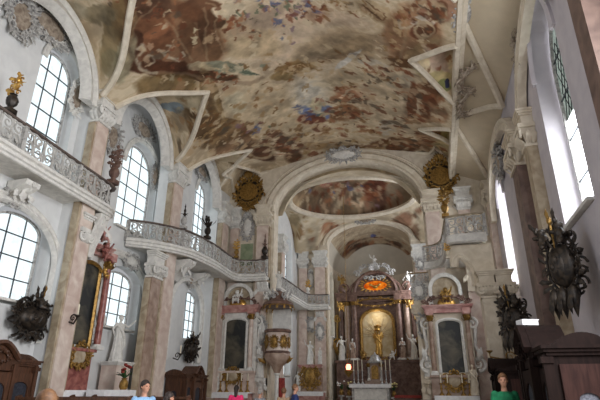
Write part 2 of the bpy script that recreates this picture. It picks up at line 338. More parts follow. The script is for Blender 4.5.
FRESCO = [(-4.76,16.0,.516,.147,-.216,.446,(188,166,142),2,.8),(-2.58,15.78,.801,.092,.503,1.651,(166,138,104),1.2,.6),(-3.29,14.54,2.277,.53,.023,2.559,(140,96,64),.8,.9),
 (-6.45,14.6,.472,.262,-.91,.799,(168,146,112),.5,.8),(-3.16,16.62,.504,.058,.304,1.098,(160,138,108),.5,.8),(-3.91,14.45,.352,.094,-.23,1.785,(168,144,122),.5,.6),
 (-6.27,20.36,.249,.074,-.306,.332,(184,162,128),2,.75),(-3.13,26.08,.701,.122,-.156,1.882,(104,68,46),.8,.8),(-7.19,25.36,1.768,.492,-.851,1.16,(98,64,44),.8,.85),
 (-2.9,18.79,.53,.071,.448,1.583,(184,164,132),2,.7),(-1.3,20.49,.628,.06,.211,.398,(188,168,138),2,.7),(-6.4,23.83,.28,.074,-.741,.913,(160,136,104),.5,.6),
 (-8.38,12.78,.296,.299,-.634,.302,(112,74,48),.35,.85),(-8.77,11.95,1.043,.578,-.732,.725,(120,72,46),.3,.7),(-8.87,14.22,.437,.257,-2.402,1.737,(84,48,30),.3,.95),
 (-7.12,12.39,1.096,.507,-1.19,1.502,(92,58,38),.3,.9),(-8.37,11.23,1.08,.601,-1.73,1.891,(86,58,42),.3,.8),(-8.63,12.25,1.727,.444,-1.869,4.394,(140,88,58),.4,.9),
 (-9.38,12.06,2.907,2.325,-1.745,1.074,(70,42,30),.4,.8),(-7.99,13.16,2.652,1.533,-.932,.812,(98,66,44),.3,.9),(-7.36,13.27,3.779,1.41,-.72,1.035,(82,54,36),.3,.9),
 (-6.92,13.08,2.12,.928,-1.612,2.043,(78,52,34),.3,.9),(-7.47,14.24,2.768,.443,-.396,1.335,(110,78,52),.4,.8),(-8.04,14.85,1.305,.587,-3.053,2.954,(176,160,126),.4,.9),
 (-7.3,15.66,1.331,.763,-3.429,2.486,(172,154,122),.4,.8),(-9.94,12.32,2.11,2.035,-.837,.671,(150,142,112),.4,.8),(-9.1,11.14,3.252,1.882,-.45,1.892,(140,112,78),.4,.7),
 (-8.58,16.78,2.737,.689,-.306,.469,(118,92,58),.3,.95),(-9.45,18.1,.861,.382,-1.399,.948,(92,68,42),.35,.95),(-8.51,19.43,.77,.418,-1.828,.937,(112,84,52),.4,.8),
 (-8.01,15.66,.872,.377,-3.662,3.444,(80,54,34),.3,.95),(-8.8,16.43,3.792,2.687,-.508,.691,(170,150,110),.4,.8),(-7.89,17.85,1.727,.672,-1.095,.961,(192,180,150),.35,.9),
 (-8.52,17.28,8.428,1.148,-.229,.718,(150,122,80),.5,.7),(-7.22,15.8,.717,.465,-4.56,2.882,(116,118,98),.4,.9),(-6.89,16.32,1.151,.706,-10.767,7.046,(70,80,66),.5,.9),
 (-6.29,12.96,1.738,.393,-1.272,3.477,(186,170,142),.35,.9),(-6.55,13.04,1.52,1.867,-4.935,2.175,(180,164,136),.35,.9),(-4.92,17.54,1.096,.22,-.824,2.299,(122,90,50),.5,.85),
 (-5.65,17.78,1.744,.525,-2.256,3.176,(140,112,66),.5,.8),(-4.81,19.74,1.156,.284,-.38,.7,(204,198,184),1.6,.85),(-4.75,21.28,1.331,.305,-.671,1.246,(196,186,160),.5,.8),
 (-5.33,21.02,2.452,.91,-2.237,1.98,(104,116,150),.8,.85),(-4.3,21.39,3.17,.358,.019,3.023,(88,104,146),.8,.85),(-4.93,20.89,4.709,1.127,-2.007,3.4,(200,186,150),.6,.9),
 (-4.71,20.62,3.815,.89,-1.094,2.099,(206,190,150),.4,.9),(-5.28,21.89,1.394,.339,-1.254,1.849,(116,60,42),.4,.9),(-4.94,23.11,1.944,.431,-1.232,2.172,(120,74,52),.4,.9),
 (-3.43,21.86,1.094,.112,.412,1.262,(134,92,60),.4,.9),(-2.75,19.94,1.218,.329,-.257,1.489,(166,112,80),.4,.9),(-3.56,20.6,1.964,.37,.084,2.145,(140,92,62),.4,.8),
 (-2.09,19.67,2.104,.752,-1.077,1.87,(196,170,140),.5,.6),(-.94,13.97,1.13,.566,-1.213,1.598,(186,162,126),.25,.95),(-1.03,14.1,1.488,.75,-2.421,3.136,(150,116,80),.4,.6),
 (-1.82,16.11,.524,-.008,1.139,1.794,(158,132,98),.4,.6),(-2.49,17.21,1.06,-.326,5.311,4.591,(190,188,182),.4,.9),(-1.46,17.13,1.546,.336,.245,3.423,(184,174,158),.4,.8),
 (-.68,15.65,1.675,.15,.576,1.378,(182,154,122),.35,.9),(.24,14.71,1.027,.2,.034,.574,(146,104,72),.4,.85),(.65,14.18,1.72,-.39,2.218,2.037,(106,62,42),.3,.95),
 (1.04,13.01,1.699,.008,.834,1.684,(150,108,84),.4,.85),(1.16,12.87,4.436,1.383,-1.092,2.762,(104,64,44),.4,.9),(.66,13.72,2.452,.061,1.989,4.043,(178,168,152),.35,.9),
 (-.01,14.24,6.963,-.387,.67,.956,(162,122,86),.4,.9),(.41,15.54,.915,-.257,3.582,2.38,(170,140,98),.4,.8),(-.3,16.55,1.511,.244,.618,2.936,(116,76,46),.4,.9),
 (-.4,18.0,1.752,.119,1.075,1.91,(178,166,144),.4,.7),(.71,18.18,1.963,.425,-.155,.897,(118,74,48),.35,.95),(.02,19.49,4.815,.38,.33,.583,(124,80,54),.35,.9),
 (.93,19.46,1.651,.375,-.404,1.114,(146,106,76),.4,.85),(.32,20.77,1.081,-.019,2.595,2.054,(160,120,84),.4,.85),(-.44,22.59,1.034,.126,-.111,1.029,(176,156,128),.4,.8),
 (-.56,24.91,1.021,.125,-.266,1.153,(120,78,50),.4,.9),(-1.44,23.09,2.133,.19,.354,.959,(182,172,154),.4,.8),(.78,23.99,1.166,.141,-.919,.522,(150,110,78),.4,.8),
 (-8.7,23.19,.846,.369,-1.755,.49,(92,58,40),.35,.9),(-9.05,20.81,.801,.33,-.487,.636,(112,78,52),.4,.8),(-7.46,22.61,1.445,.457,-.811,.633,(104,66,44),.4,.85),
 (-7.05,23.99,1.384,.397,-1.009,1.109,(92,58,42),.35,.9),(-1.33,25.58,.738,.094,-.087,1.254,(112,72,48),.4,.85),(-2.4,26.4,1.22,.142,.207,1.541,(176,156,124),.4,.8),
 (-9.28,19.57,1.055,.198,-1.356,2.318,(120,92,60),.4,.8),(-7.85,21.43,1.334,.608,-4.457,1.86,(190,168,130),.4,.8),(-6.02,24.66,.822,.202,-1.281,1.861,(150,122,88),.4,.7),
 (-10.65,16.94,1.596,1.039,-.05,3.823,(120,138,152),.35,.9),(-9.46,14.58,.688,.461,-1.443,1.146,(112,86,48),.4,.8),(-9.53,16.53,1.269,1.4,-.928,1.556,(160,148,122),.5,.7),
 (-10.49,17.49,1.871,.873,.334,2.09,(130,112,88),.5,.6),(-11.14,15.8,1.282,.867,-.891,1.933,(180,164,132),.5,.6),(-9.97,11.48,2.608,2.235,-.024,.81,(126,104,66),.4,.7),
 (-10.21,11.05,1.474,.976,.134,3.228,(132,118,90),.5,.8),(-11.74,10.79,.797,.626,-.509,2.451,(150,142,122),.5,.6),(-10.57,12.37,2.76,1.439,.3,2.796,(130,122,92),.4,.6),
 (.99,16.63,1.067,.074,-.549,1.791,(214,196,158),.5,.95),(1.51,25.22,1.437,-.033,.636,.37,(206,190,142),.5,.95),(1.22,16.7,1.746,.915,-2.472,3.689,(216,202,168),.5,.9),
 (1.09,16.27,1.631,.134,-2.637,1.305,(186,158,140),.5,.9),(1.04,17.05,1.409,.094,-1.247,4.631,(190,174,120),.5,.9),(1.21,17.41,2.12,.407,-1.231,5.515,(118,124,72),.4,.9),
 (1.46,17.4,8.271,.567,-3.694,10.231,(40,44,80),.4,.9),(1.24,22.63,2.604,-.048,.949,1.518,(170,150,86),.5,.9),(-9.62,21.62,2.177,.917,-.589,.984,(150,140,100),.5,.7),
 (((-9.41,12.31),(-9.24,12.27),(-9.27,12.52),(-9.47,12.6),(-9.66,12.67),(-9.75,13.04),(-9.7,13.43),(-9.51,13.59)),.071,(178,166,142),.8),
 (((-9.41,12.84),(-9.25,12.96),(-9.3,13.21),(-9.46,13.21)),.049,(178,166,142),.8),(((-8.96,12.86),(-8.92,13.15),(-8.76,13.21),(-8.56,13.06),(-8.64,12.91)),.05,(178,166,142),.8),
 (((-8.94,13.25),(-8.76,13.51),(-8.63,13.9),(-8.44,13.85),(-8.41,13.63)),.052,(178,166,142),.8),(((-1.4,13.69),(-.77,14.27),(-.6,14.01),(-1.23,13.5)),.039,(112,76,48),.8),
 (((-1.27,13.81),(-1.18,13.89)),.069,(96,64,42),.8),(((-1.12,13.97),(-.99,14.03)),.069,(96,64,42),.8),(((-.97,14.18),(-.87,14.26)),.07,(96,64,42),.8),
 (((-3.43,20.41),(-2.67,19.41),(-2.03,19.56),(-2.08,19.92),(-2.84,20.5)),.066,(206,184,152),.8),(((-.19,13.95),(-.19,14.48),(.12,14.34),(.33,14.08)),.055,(186,170,144),.8),
 (((-7.2,15.0),(-7.14,14.04),(-6.97,13.26),(-6.49,12.87),(-6.81,12.23)),.053,(172,150,116),.35),(((-7.86,14.64),(-7.58,13.65),(-7.13,13.02),(-7.0,12.39)),.053,(172,150,116),.35),
 (((-9.94,12.57),(-9.58,11.84),(-8.94,11.36),(-8.11,11.27)),.045,(172,150,116),.35),(((-10.33,13.1),(-9.61,13.47),(-8.74,14.64),(-7.79,16.42)),.072,(172,150,116),.35),
 (((-8.14,12.03),(-8.2,12.73),(-8.26,13.48),(-8.29,14.2)),.051,(172,150,116),.35),(((-.13,13.06),(.09,14.25),(-.09,15.56),(-.65,17.13)),.059,(172,150,116),.35),
 (((.02,16.25),(.83,14.95),(1.47,14.04)),.058,(172,150,116),.35),(((.41,17.65),(.36,19.24),(.22,21.41)),.085,(172,150,116),.35),(((1.17,17.68),(1.01,19.22),(1.27,22.15)),.079,(172,150,116),.35),
 (((-.42,21.19),(.68,19.85),(1.48,18.97)),.085,(172,150,116),.35),(((-8.44,15.85),(-8.62,17.07),(-8.78,18.86)),.067,(172,150,116),.35),
 (((-8.06,16.43),(-8.26,17.34),(-8.27,19.34)),.069,(172,150,116),.35),(((-8.95,20.84),(-7.96,21.72),(-7.29,23.6),(-6.65,24.76)),.109,(172,150,116),.35),
 (((-2.48,25.62),(-1.03,24.6),(.23,25.69)),.112,(172,150,116),.35),(((-7.02,12.68),(-7.07,13.51),(-7.55,14.04)),.089,(74,48,34),.3),(((-9.22,11.59),(-9.62,12.02),(-9.77,12.66)),.078,(74,48,34),.3),
 (((-9.36,13.02),(-8.84,13.99),(-8.15,15.01)),.091,(74,48,34),.3),(((-8.13,11.45),(-8.04,12.12),(-8.44,12.6)),.079,(74,48,34),.3),(((-.24,18.06),(-.16,19.61),(-.43,21.45)),.145,(74,48,34),.3),
 (((.39,14.32),(.85,13.68),(1.16,13.91)),.088,(74,48,34),.3),(((-8.31,16.15),(-8.89,17.06),(-9.15,18.54)),.112,(74,48,34),.3),(((-9.15,22.19),(-8.36,22.89),(-8.05,24.5)),.193,(74,48,34),.3),
 (((-7.22,21.88),(-6.69,23.58),(-6.34,24.98)),.177,(74,48,34),.3),(((-1.83,26.05),(-.65,25.59)),.19,(74,48,34),.3),(((-7.64,16.27),(-6.99,17.22),(-6.43,17.25)),.114,(74,48,34),.3),
 (((-3.3,17.32),(-2.33,16.77),(-1.42,16.77)),.121,(74,48,34),.3),(((-.33,17.1),(.43,17.07)),.115,(74,48,34),.3),(-8.46,23.17,1.33,.371,-.619,.727,(172,150,116),.4,.9),
 (-8.46,23.17,1.795,.501,-.928,1.09,(104,66,44),.3,.95),(-7.17,22.81,1.938,.423,-.749,1.247,(172,150,116),.4,.9),(-7.17,22.81,2.617,.571,-1.124,1.871,(104,66,44),.3,.95),
 (-1.1,25.54,1.28,-.001,.592,1.04,(172,150,116),.4,.9),(-1.1,25.54,1.728,-.001,.888,1.56,(104,66,44),.3,.95),(1.04,13.11,2.908,-.335,1.838,2.373,(172,150,116),.4,.9),
 (1.04,13.11,3.926,-.453,2.757,3.559,(104,66,44),.3,.95),(.65,14.18,2.674,-.239,1.686,2.119,(172,150,116),.4,.9),(.65,14.18,3.61,-.323,2.529,3.178,(104,66,44),.3,.95),]
DABS = [(-4.62,17.11,2.87,1.31,-.44,1.67,90,CRM,.218),(-5.81,21.6,2.71,2.22,-.53,1.99,90,CRM,.254),(-.96,19.76,1.6,-.88,-.2,2.37,60,CRM,.217),(-8.86,20.2,1.3,2.06,-.35,.89,40,CRM,.187),
 (-.16,14.57,.92,-.4,-.08,1.12,40,CRM,.132),(-6.35,13.51,.28,.2,-.16,.39,34,PAL1,.133),(-6.01,14.56,.33,.23,-.09,.24,20,PAL1,.135),(-4.93,13.56,.68,.33,-.08,.23,40,PAL2,.136),
 (-4.63,14.53,.29,.13,-.14,.46,30,PAL2,.137),(-3.77,13.92,.54,.05,-.07,.26,26,PAL2,.136),(-2.64,14.07,.55,-.06,-.08,.38,28,PAL1,.136),(-1.87,13.95,.53,-.11,-.05,.32,16,PAL3,.133),
 (-4.92,17.54,.49,.27,-.07,.26,34,PAL3,.144),(-4.89,21.41,.57,.33,-.17,.72,30,[(84,92,124),(116,70,58),(160,120,96),(84,96,76),(188,168,140),(128,106,116),(90,110,170)],.195),
 (-3.27,21.54,.74,-.08,-.16,.92,46,PAL1,.219),(-2.75,19.94,.5,-.11,-.07,.46,20,PAL1,.173),(-.96,17.41,.68,-.31,-.06,.67,44,PAL1,.165),(.55,13.49,.57,-.26,-.02,.59,60,PAL1,.133),
 (-.28,15.18,.3,-.13,-.07,.95,20,PAL3,.138),(-7.93,16.11,.5,.53,-.11,.26,26,PAL1,.126),(-9.06,18.09,.55,.76,-.2,.47,40,PAL3,.16),(-7.97,19.92,.36,.45,-.1,.28,20,PAL2,.146),
 (-7.85,22.75,1.02,1.48,-.24,.72,60,PAL1,.251),(-4.14,24.28,2.02,.43,-.19,1.04,70,PAL3,.263),(-1.3,23.98,1.32,-.37,-.16,1.95,70,PAL1,.276),(.56,19.6,.59,-.48,-.03,1.41,60,PAL1,.193),
 (-.67,18.93,.63,-.35,-.06,.84,30,PAL1,.156),(-3.06,18.42,1.42,-.18,-.18,.96,30,PAL3,.158),(-6.76,17.92,.73,.68,-.26,.75,24,PAL3,.143),(-8.37,11.57,.43,.4,-.18,.33,30,PAL1,.118),
 (-8.96,12.99,.34,.37,-.16,.3,24,PAL1,.115),(-9.64,19.0,.53,.84,-.16,.37,30,PAL3,.156),(-6.73,21.92,1.28,1.37,-.29,.97,36,PAL3,.191),(.78,25.59,.65,.07,-.01,1.2,26,PAL1,.235),
 (-9.92,16.3,.61,.12,-.56,1.0,12,[(160,150,124),(130,104,74),(150,120,90)],.202),(-7.2,15.96,.52,.49,-.1,.26,14,[(120,130,112),(88,92,76),(150,140,112)],.126),
 (-7.64,13.09,.03,.02,-.02,.04,3,[(196,184,152)],.095),(-7.75,13.33,.03,.03,-.02,.04,3,[(196,184,152)],.096),(-7.89,13.54,.03,.03,-.02,.04,3,[(192,178,146)],.097),]
CORN = [(-10.2, 1.2, 14.8), (1.05, 1.1, 14.5)]            # small lunettes over the round discs: x centre, half width, apex
def corner_lun(x, y, only=None):
    z = np.full(np.shape(x), -9.); e = np.maximum(0, 26.05-y); t = np.clip(e/2.1, 0, 1)
    for c in CORN:
        if only and c != only: continue
        u = np.abs((x-c[0])/c[1]); v = 11.4+(c[2]-11.4)*((1-t)*np.sqrt(np.clip(1-u*u,0,1))+t*np.clip(1-u,0,1)**.8)-.22*e
        z = np.maximum(z, np.where((u < 1) & (e < 3.2), v, -9))
    return z
def build_ceiling():
    nx, ny = 540, 700
    xs = np.linspace(XL-.45, XR+.45, nx); ys = np.linspace(7.7, 26.05, ny); X, Y = np.meshgrid(xs, ys)
    Vz = vault(X, Y); Lz = lun(X, Y); Z = np.maximum(Vz, Lz); Z = np.where(X > 1.72, 12.98-(X-1.72)*.42, Z); Cz = corner_lun(X, Y); Z = np.maximum(Z, Cz); P = np.stack([X,Y,Z], -1).reshape(-1,3)
    o, me = grid_obj('ceiling', P, ny, nx, vcol('fresco'))
    x, y = P[:,0], P[:,1]; L = (Lz > Vz).ravel()
    white = (x > 1.72)
    paint_mesh(me, P, ((180,157,128),(202,184,154),(216,202,176)), FRESCO, DABS, 11, (white, (198,184,160)), 1.0)
    struct(o)
    # ribs along the groins of every lunette
    k = 1
    for b in BAYS:
        for sgn in (-1, 1):
            pts = []
            for i in range(41):
                yy = b[0]+.06+(b[1]-b[0]-.12)*i/40; lo, hi = 0., 6.
                for _ in range(40):
                    d = (lo+hi)/2
                    if float(archz(np.array(yy), b, d))+SLOPE*d > float(vault(np.array(XL+d), yy)): lo = d
                    else: hi = d
                pts.append((AX+sgn*(HW-lo), yy, float(vault(np.array(XL+lo), yy))-.02))
            
            if sgn > 0:
                e = [q for q in pts if q[0] < 1.7]; n2_ = [q[0] < 1.7 for q in pts]
                pts = e
            m = MB(); m.tube(pts, .12, 6)
            m.build('trim_%d' % k, M['stucco_w'] if 1 else 0); struct(bpy.data.objects['trim_%d' % k]); k += 1
    for c in CORN:
        pts = []
        for i in range(33):
            xx = c[0]-c[1]+.03+(2*c[1]-.06)*i/32; lo, hi = 0., 3.1
            g = lambda e: float(corner_lun(np.array(xx), np.array(26.05-e), c))-max(float(vault(np.array(xx), 26.05-e)) if xx < 1.72 else 12.98-(xx-1.72)*.42, 0)
            for _ in range(36):
                e = (lo+hi)/2
                if g(e) > 0: lo = e
                else: hi = e
            pts.append((xx, 26.0-lo, max(float(vault(np.array(xx), 26.05-lo)) if xx < 1.72 else 12.98-(xx-1.72)*.42, 11.5)-.02))
        m = MB(); m.tube(pts, .1, 6); struct(m.build('trim_%d' % k, M['stucco_w'])); k += 1
    m = MB(); m.sweep([(-.02,0),(.12,0),(.16,.1),(.3,.12),(.34,.5),(-.02,.6)], [(1.66,y_,12.55) for y_ in np.linspace(7.5,25.9,12)])
    struct(m.build('trim_%d' % k, M['stucco_w']))
build_ceiling()
for k_, (a_, b_) in enumerate((((1.9,13.6),(3.45,17.9)),((1.9,19.6),(3.45,17.9)),((1.9,20.6),(3.45,24.8)))):
    m = MB(); pts = []
    for i in range(13):
        t = i/12; x_ = a_[0]+(b_[0]-a_[0])*t; pts.append((x_, a_[1]+(b_[1]-a_[1])*t, 12.98-(x_-1.72)*.42-.04-1.2*max(0,t-.75)**1.5))
    m.tube(pts, .13, 6); struct(m.build('trim_%d' % (40+k_), M['stucco_w']))

# ------------------------------------------------------------------ walls
def arc(yc, hw, zs, rise, n=20, a0=0, a1=PI):
    return [(yc+hw*cos(a0+(a1-a0)*i/n), zs+rise*sin(a0+(a1-a0)*i/n)) for i in range(n+1)]
def niche(yc, hw, z0, ztop, rise=None):
    rise = rise or hw; return [(yc-hw,z0),(yc+hw,z0)]+arc(yc, hw, ztop-rise, rise, 14)
def side_wall(name, x, sgn, outer, holes, thick, m):
    b = MB(); b.poly(outer, holes, lambda u,v,w: (x+sgn*w, u, v), thick); return struct(b.build(name, m, smooth=False))
def front_wall(name, y, outer, holes, thick, m):
    b = MB(); b.poly(outer, holes, lambda u,v,w: (u, y+w, v), thick); return struct(b.build(name, m, smooth=False))
f = MB(); f.box(-4.2, 20, -.1, 24, 56, .2); struct(f.build('floor', M['floor'], smooth=False))
# left arcade: three tall arches
OUT = [(7.0,0),(7.7,0)]
out = [(26.2,17.4),(5.0,17.4),(5.0,0)]
pl = [(5.0,0),(7.6,0)]
for (y0,y1,ap) in BAYS: pl += [(y0,0)]+arc((y0+y1)/2,(y1-y0)/2,11.3,ap-11.3,24)[::-1]+[(y1,0)]
pl = [p for i,p in enumerate(pl) if i == 0 or p != pl[i-1]]+[(26.2,0),(26.2,15.2),(5.0,15.2)]
side_wall('wall_left', XL, -1, pl, [], .5, M['wall'])
h1 = [niche(11.75,.95,8.1,13.1), niche(11.7,1.2,3.9,6.9,.6)]
side_wall('wall_left_bay', -12.0, -1, [(4.5,0),(13.9,0),(13.9,14.6),(4.5,14.6)], h1, .45, M['wall'])
h2 = [niche(17.95,1.42,8.0,12.5), niche(17.85,1.2,3.8,6.5,.6)]
side_wall('wall_left_recess', -12.5, -1, [(13,0),(20.2,0),(20.2,14.6),(13,14.6)], h2, .45, M['wall'])
h3 = [niche(23.45,1.05,8.1,13.0), niche(23.4,1.0,3.9,6.6,.5)]
side_wall('wall_left_far_bay', -12.0, -1, [(19.6,0),(26.2,0),(26.2,14.6),(19.6,14.6)], h3, .45, M['wall'])
# right wall
h4 = [niche(12.15,1.25,5.4,11.9,1.9), niche(22.4,1.05,5.6,10.9)]
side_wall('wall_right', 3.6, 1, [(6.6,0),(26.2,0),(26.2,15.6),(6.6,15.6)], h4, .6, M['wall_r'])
# choir arch wall
ca = arc(AX-.05, 4.3, 11.6, 2.75, 30)
outl = [(-12.4,0),(AX-4.35,0)]+ca[::-1]+[(AX+4.25,0),(4.0,0),(4.0,16.6),(-12.4,16.6)]
front_wall('wall_choir_arch', 26.0, outl, [], .8, M['stucco_w'])
# choir
side_wall('wall_choir_left', -9.8, -1, [(26.8,0),(36,0),(36,15),(26.8,15)], [niche(33.3,.95,8.7,12.3), niche(33.3,.9,2.5,6.5)], .5, M['wall'])
side_wall('wall_choir_right', 1.4, 1, [(26.8,0),(36,0),(36,15),(26.8,15)], [niche(33.3,.95,8.7,12.3)], .5, M['wall'])
a2 = arc(AX, 3.2, 12.2, 1.75, 24)
front_wall('wall_apse_arch', 36.0, [(-9.9,0),(AX-3.2,0)]+a2[::-1]+[(AX+3.2,0),(1.5,0),(1.5,17),(-9.9,17)], [], .7, M['stucco_w'])
side_wall('wall_apse_left', AX-3.5, -1, [(36.6,0),(41,0),(41,14.5),(36.6,14.5)], [niche(39,.8,5.5,10.8)], .4, M['stucco_w'])
side_wall('wall_apse_right', AX+3.5, 1, [(36.6,0),(41,0),(41,14.5),(36.6,14.5)], [niche(39,.8,5.5,10.8)], .4, M['stucco_w'])
b = MB(); n = 24
P0 = [(AX+3.5*cos(PI*i/n), 41+3.2*sin(PI*i/n)) for i in range(n+1)]; P1 = [(AX+3.9*cos(PI*i/n), 41+3.6*sin(PI*i/n)) for i in range(n+1)]
b.prism(P0+P1[::-1], 0, 11.4); struct(b.build('wall_apse', M['stucco_w']))
# apse half dome and barrel, painted
def paint_dome(name, P, ny, nx, strokes, dabs, seed, base, gain=1.0, closed=False, white=None):
    o, me = grid_obj(name, P, ny, nx, vcol('fresco_'+name), closed); paint_mesh(me, P, base, strokes, dabs, seed, white, gain); return struct(o)
ny, nx = 60, 120; G = []
for j in range(ny):
    t = j/(ny-1)
    for i in range(nx):
        a = PI*i/(nx-1)
        if t < .4: G.append((AX+3.5*cos(a), 36.6+4.4*t/.4, 11.3+2.9*sin(a)))
        else:
            e = (t-.4)/.6*PI/2; G.append((AX+3.5*cos(a)*cos(e)+0, 41+3.2*sin(e), 11.3+2.9*sin(a)*cos(e)))
paint_dome('ceiling_apse', np.array(G), ny, nx,
  [(-4.56,42.11,.371,.051,-.248,.875,(98,76,60),.4,.9),(-6.09,41.93,.872,.414,-2.034,.971,(84,62,50),.4,.9),(-2.83,42.36,1.087,-.005,.937,1.257,(92,66,52),.4,.9),
 (-4.29,40.66,3.838,.471,-.5,1.839,(80,84,140),.4,.9),(-4.32,41.67,.943,.119,-.352,1.583,(160,140,110),.5,.8),],
  [(-4.54,41.97,1.55,.45,-.14,1.02,60,PAL1,.37),], 5, ((150,130,106),(176,158,132),(192,176,150)), white=(np.array([q[2] < 12.7 or q[1] > 42.3 for q in G]), (196,188,172)))
# choir vault: pendentives up to an oval, and the painted shallow dome over it
OC, OA, OB, OZ = (-4.6, 30.9), 4.45, 3.75, 13.9
ny, nx = 26, 160; G = []
for j in range(ny):
    t = j/(ny-1)
    for i in range(nx):
        a = 2*PI*i/nx; ex, ey = OC[0]+OA*cos(a), OC[1]+OB*sin(a)
        q = max(abs(cos(a))**6+abs(sin(a))**6, 1e-6)**(-1/6); rx, ry = AX+5.75*q*cos(a), 31.4+4.75*q*sin(a)
        bx, by = abs(rx-AX), abs(ry-31.4); mm = bx if by/4.75 > bx/5.75 else by*1.15
        zb = 11.6+2.5*math.sqrt(max(0,1-(min(mm,4.0)/4.0)**2)); z = OZ+(zb-OZ)*(t**1.4)
        G.append((ex+(rx-ex)*t, ey+(ry-ey)*t, z))
paint_dome('ceiling_choir', np.array(G), ny, nx,
  [(-7.07,35.52,1.381,.293,-1.206,1.195,(150,100,70),.4,.9),(-8.38,34.92,1.581,.789,-.67,.965,(176,160,134),.4,.8),(-1.5,35.33,1.405,.103,.884,.841,(146,104,80),.4,.9),
 (-9.52,33.8,2.105,.574,-.077,.769,(160,140,104),.4,.8),(-7.89,36.65,2.421,.564,-5.369,1.472,(120,88,74),.4,.9),(-9.97,34.27,3.13,.847,-.082,2.694,(110,98,92),.4,.7),
 (-.69,35.73,2.972,.229,1.431,1.187,(126,92,70),.4,.8),],
  [(-7.35,34.96,.65,.68,-.13,.6,26,PAL1,.214),(-9.39,33.88,.62,.04,-.23,.86,20,PAL3,.18),(-1.29,35.42,.69,-.88,-.07,1.08,24,PAL1,.27),], 21, ((176,158,130),(202,188,162),(212,200,178)), closed=True)
ny, nx = 50, 160; G = []
for j in range(ny):
    e = PI/2*j/(ny-1)
    for i in range(nx):
        a = 2*PI*i/nx; G.append((OC[0]+OA*cos(a)*max(cos(e),.002), OC[1]+OB*sin(a)*max(cos(e),.002), OZ+.1+2.3*sin(e)))
paint_dome('ceiling_choir_dome', np.array(G), ny, nx,
  [(-5.13,33.8,.204,.039,-.136,.785,(112,88,68),.5,.85),(-7.83,32.06,.813,.337,-1.011,.734,(128,104,78),.4,.8),(-6.03,33.65,1.842,.385,-.382,1.159,(170,150,122),.4,.9),
 (-3.4,33.34,.828,-.146,.638,1.331,(104,58,42),.35,.95),(-2.93,34.05,2.416,1.009,.25,2.034,(92,60,46),.4,.9),(-4.61,33.87,1.624,.457,-.201,1.182,(182,164,136),.4,.9),
 (-4.27,31.86,3.458,.546,-.368,2.937,(74,70,140),.4,.9),(-1.5,32.9,1.404,.531,.291,1.254,(120,104,86),.4,.8),(-5.28,34.49,.356,.089,-1.037,6.876,(96,80,60),.4,.8),
 (-6.66,32.27,2.197,.479,-1.253,2.142,(176,120,100),.4,.9),],
  [(-5.09,33.58,2.51,.45,-.14,.77,130,[(120,70,48),(96,58,40),(176,150,122),(150,100,70),(86,74,62),(190,170,140),(180,164,136),(150,110,90)],.245),(-6.41,32.51,1.1,.55,-.15,.7,30,PAL2,.226),
 (-3.43,33.5,1.04,-.1,-.1,.63,30,PAL1,.198),], 31, ((140,118,92),(170,150,120),(188,170,140)), 1.15, closed=True)
o = MB(); o.sweep([(-.3,-.05),(-.3,.12),(.1,.22),(.16,.1),(.1,-.1),(-.1,-.16)], [(OC[0]+OA*cos(2*PI*i/90),OC[1]+OB*sin(2*PI*i/90),OZ) for i in range(90)], closed=True)
struct(o.build('trim_10', M['stucco_w']))

# ------------------------------------------------------------------ arch mouldings and cornices
ARCHI = [(0,0),(.16,.0),(.2,.1),(.13,.2),(.2,.3),(.24,.42),(.12,.52),(0,.56)]     # (out from the wall, away from the opening)
TN = [11]
def archivolt(pts3, outn, prof=ARCHI, m='stucco', sc=1):
    b = MB(); b.sweep([(p[0]*sc,p[1]*sc) for p in prof], pts3, n_out=outn); o = struct(b.build('trim_%d' % TN[0], M[m])); TN[0] += 1; return o
for (y0,y1,ap) in BAYS:
    archivolt([(XL, p[0], p[1]) for p in arc((y0+y1)/2,(y1-y0)/2,11.3,ap-11.3,36)][::-1], (1,0,0), sc=1.4)
# inner arch ring seen inside the recess bay, and window surrounds
archivolt([(-12.45, p[0], p[1]) for p in arc(17.95,1.6,11.0,1.7,24)][::-1], (1,0,0), sc=.5)
archivolt([(-11.95, p[0], p[1]) for p in arc(11.75,1.05,12.15,1.15,24)][::-1], (1,0,0), sc=.45)
archivolt([(-11.95, p[0], p[1]) for p in arc(23.45,1.15,11.95,1.25,24)][::-1], (1,0,0), sc=.4)
for yc, hw, x in ((10.9,2.35,-11.9),(17.2,2.3,-12.4),(22.4,1.9,-11.9)):       # arches under the gallery
    archivolt([(x, yc+hw, 2.9)]+[(x, p[0], p[1]) for p in arc(yc,hw,5.3,1.75,26)]+[(x, yc-hw, 2.9)], (1,0,0), prof=[(q,-r) for q,r in ARCHI][::-1], sc=.6)
archivolt([(p[0], 26.0, p[1]) for p in ca], (0,-1,0), sc=1.05, m='stucco_w')
archivolt([(p[0], 26.0, p[1]+.0) for p in arc(AX-.05,4.95,11.6,3.4,30)], (0,-1,0), sc=.35, m='stucco_w')
archivolt([(p[0], 36.0, p[1]) for p in a2], (0,-1,0), sc=.8, m='stucco_w')
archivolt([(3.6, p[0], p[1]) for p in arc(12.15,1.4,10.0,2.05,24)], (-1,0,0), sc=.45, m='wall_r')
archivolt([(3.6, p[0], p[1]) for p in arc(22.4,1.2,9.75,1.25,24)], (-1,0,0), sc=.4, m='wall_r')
# band of the wall arch springing over the right-hand pilaster
for yc,hw,ap in ((10.6,4.7,12.1),(20.4,4.2,12.05)):
    archivolt([(3.55, p[0], p[1]) for p in arc(yc,hw,9.4,ap-9.4,36)], (-1,0,0), sc=.9, m='stucco_w', prof=[(0,0),(.3,0),(.3,.1),(.22,.2),(.3,.3),(.3,.5),(0,.5)])

